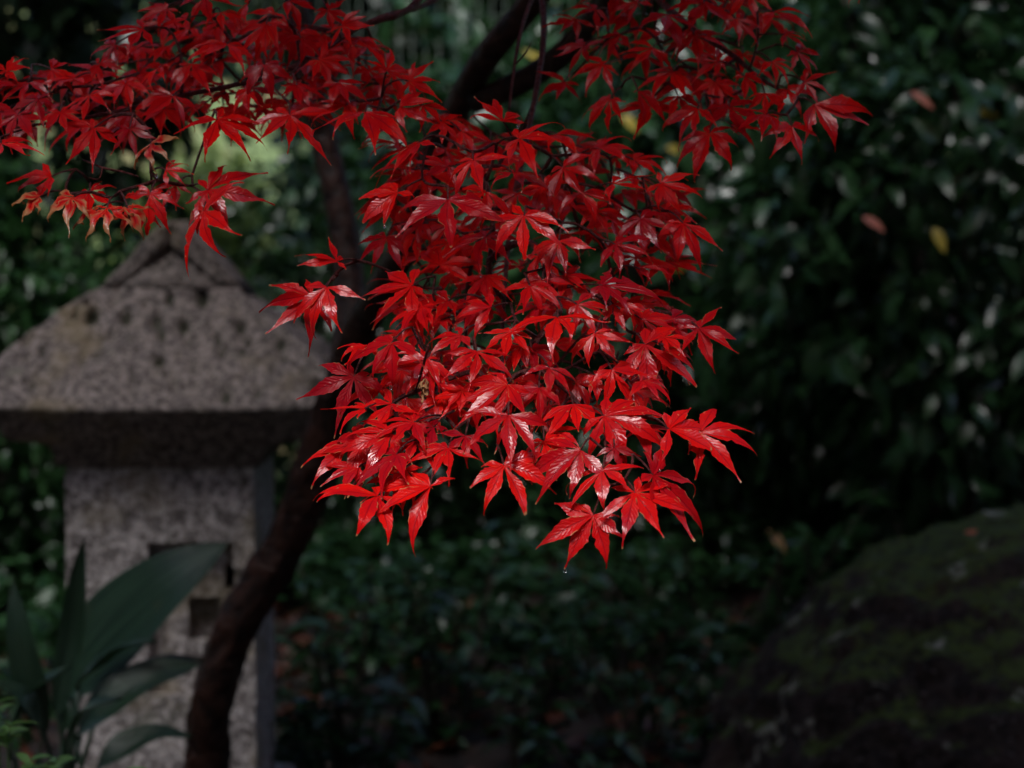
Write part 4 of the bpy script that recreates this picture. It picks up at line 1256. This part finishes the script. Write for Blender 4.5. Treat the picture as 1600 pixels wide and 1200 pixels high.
# a few bare side twigs seen against the dark
for sp in ([(795, 175, 1.78, 2.4), (803, 110, 1.80, 2.8), (815, 45, 1.84, 3), (838, -20, 1.92, 3.5)],
           [(806, 100, 1.76, 1.6), (822, 82, 1.755, 1.2), (830, 66, 1.75, .8)],
           [(560, 42, 1.76, 4), (610, 22, 1.80, 4), (655, 12, 1.84, 4.2), (700, -12, 1.92, 5)],
           [(130, 250, 1.63, 1.6), (160, 262, 1.62, 1.8), (190, 268, 1.615, 1.8), (216, 276, 1.61, 1.6)],
           [(160, 262, 1.62, 1.4), (155, 280, 1.615, 1.2), (140, 278, 1.61, 1)],
           [(1120, 60, 1.79, 2), (1148, 68, 1.78, 2), (1160, 40, 1.78, 1.8), (1165, 22, 1.78, 1.6)]):
    branch(sp, 'twig', .008, 6, .06, 'twig')

# unseen upper crown of the maple, shaped to shade what lies below
def crown():
    n = 9500
    d = RNG.normal(size=(n, 3)); d /= np.linalg.norm(d, axis=1)[:, None]
    pos = np.array([-0.05, 2.6, 2.2]) + d * (RNG.random(n) ** .45)[:, None] * np.array([1.6, 1.7, .6])
    m2 = 2800; d2 = RNG.normal(size=(m2, 3)); d2 /= np.linalg.norm(d2, axis=1)[:, None]
    pos = np.vstack([pos, np.array([-.05, 1.66, 1.75]) + d2 * (RNG.random(m2) ** .4)[:, None] * np.array([1.1, .78, .28])])  # low layer added to shade the upper leaf sprays
    rel = pos - np.array(CAM)
    f = rel @ np.array(F); yy = 600 - rel @ np.array(U) / f * FPX
    pos = pos[(yy < -150) & (f > .8) & ~((pos[:, 0] < -.15) & (pos[:, 0] > -1.1) & (pos[:, 1] > 1.9) & (pos[:, 1] < 3.3) & (RNG.random(len(pos)) < .5))]; n = len(pos)  # thinned on the left so more light reaches the lantern
    V = [[0, 0, 0]]; T = []
    for k, (ang, ln, wd) in enumerate(LOBES):
        a = math.radians(ang); Lh = .05 * ln; W_ = .05 * wd
        for (u_, v_) in ((.45 * Lh, -W_), (Lh, 0), (.45 * Lh, W_)):
            V.append([u_ * math.sin(a) + v_ * math.cos(a), u_ * math.cos(a) - v_ * math.sin(a), -.35 * u_ * u_ / .05])
        o = 1 + 3 * k
        T += [[0, o, o + 1], [0, o + 1, o + 2]]
    tm = [(np.array(V), np.zeros((0, 4), int), np.array(T)[:, ::-1].copy())]
    a = RNG.random(n) * 2 * math.pi
    yd = np.stack([np.cos(a), np.sin(a), np.full(n, -.5)], -1)
    up = RNG.normal(0, .4, (n, 3)) + np.array([0, -.3, 1])
    o = link('upper_foliage', scatter_mesh('upper_foliage', tm, pos, frames(yd, up), .8 + .5 * RNG.random(n), M['maple_far']), maple)
    o['kind'] = 'stuff'
    for k in range(9):
        a = k * 2.4 + .4
        s0 = at(930, -240, 2.3) if k % 2 else at(440, -150, 3.0)
        e = Vector((-.05 + math.cos(a) * 1.0, 3.15 + math.sin(a) * .9, 2.3 + .2 * math.sin(a * 3)))
        if (e - CAM).dot(F) < 2.1: e.y = 2.3
        tube('branch', [s0, (s0 + e) / 2 + Vector((0, 0, .12)), e], [.016, .010, .004], M['bark'], maple, .08, 7, .04)
crown()
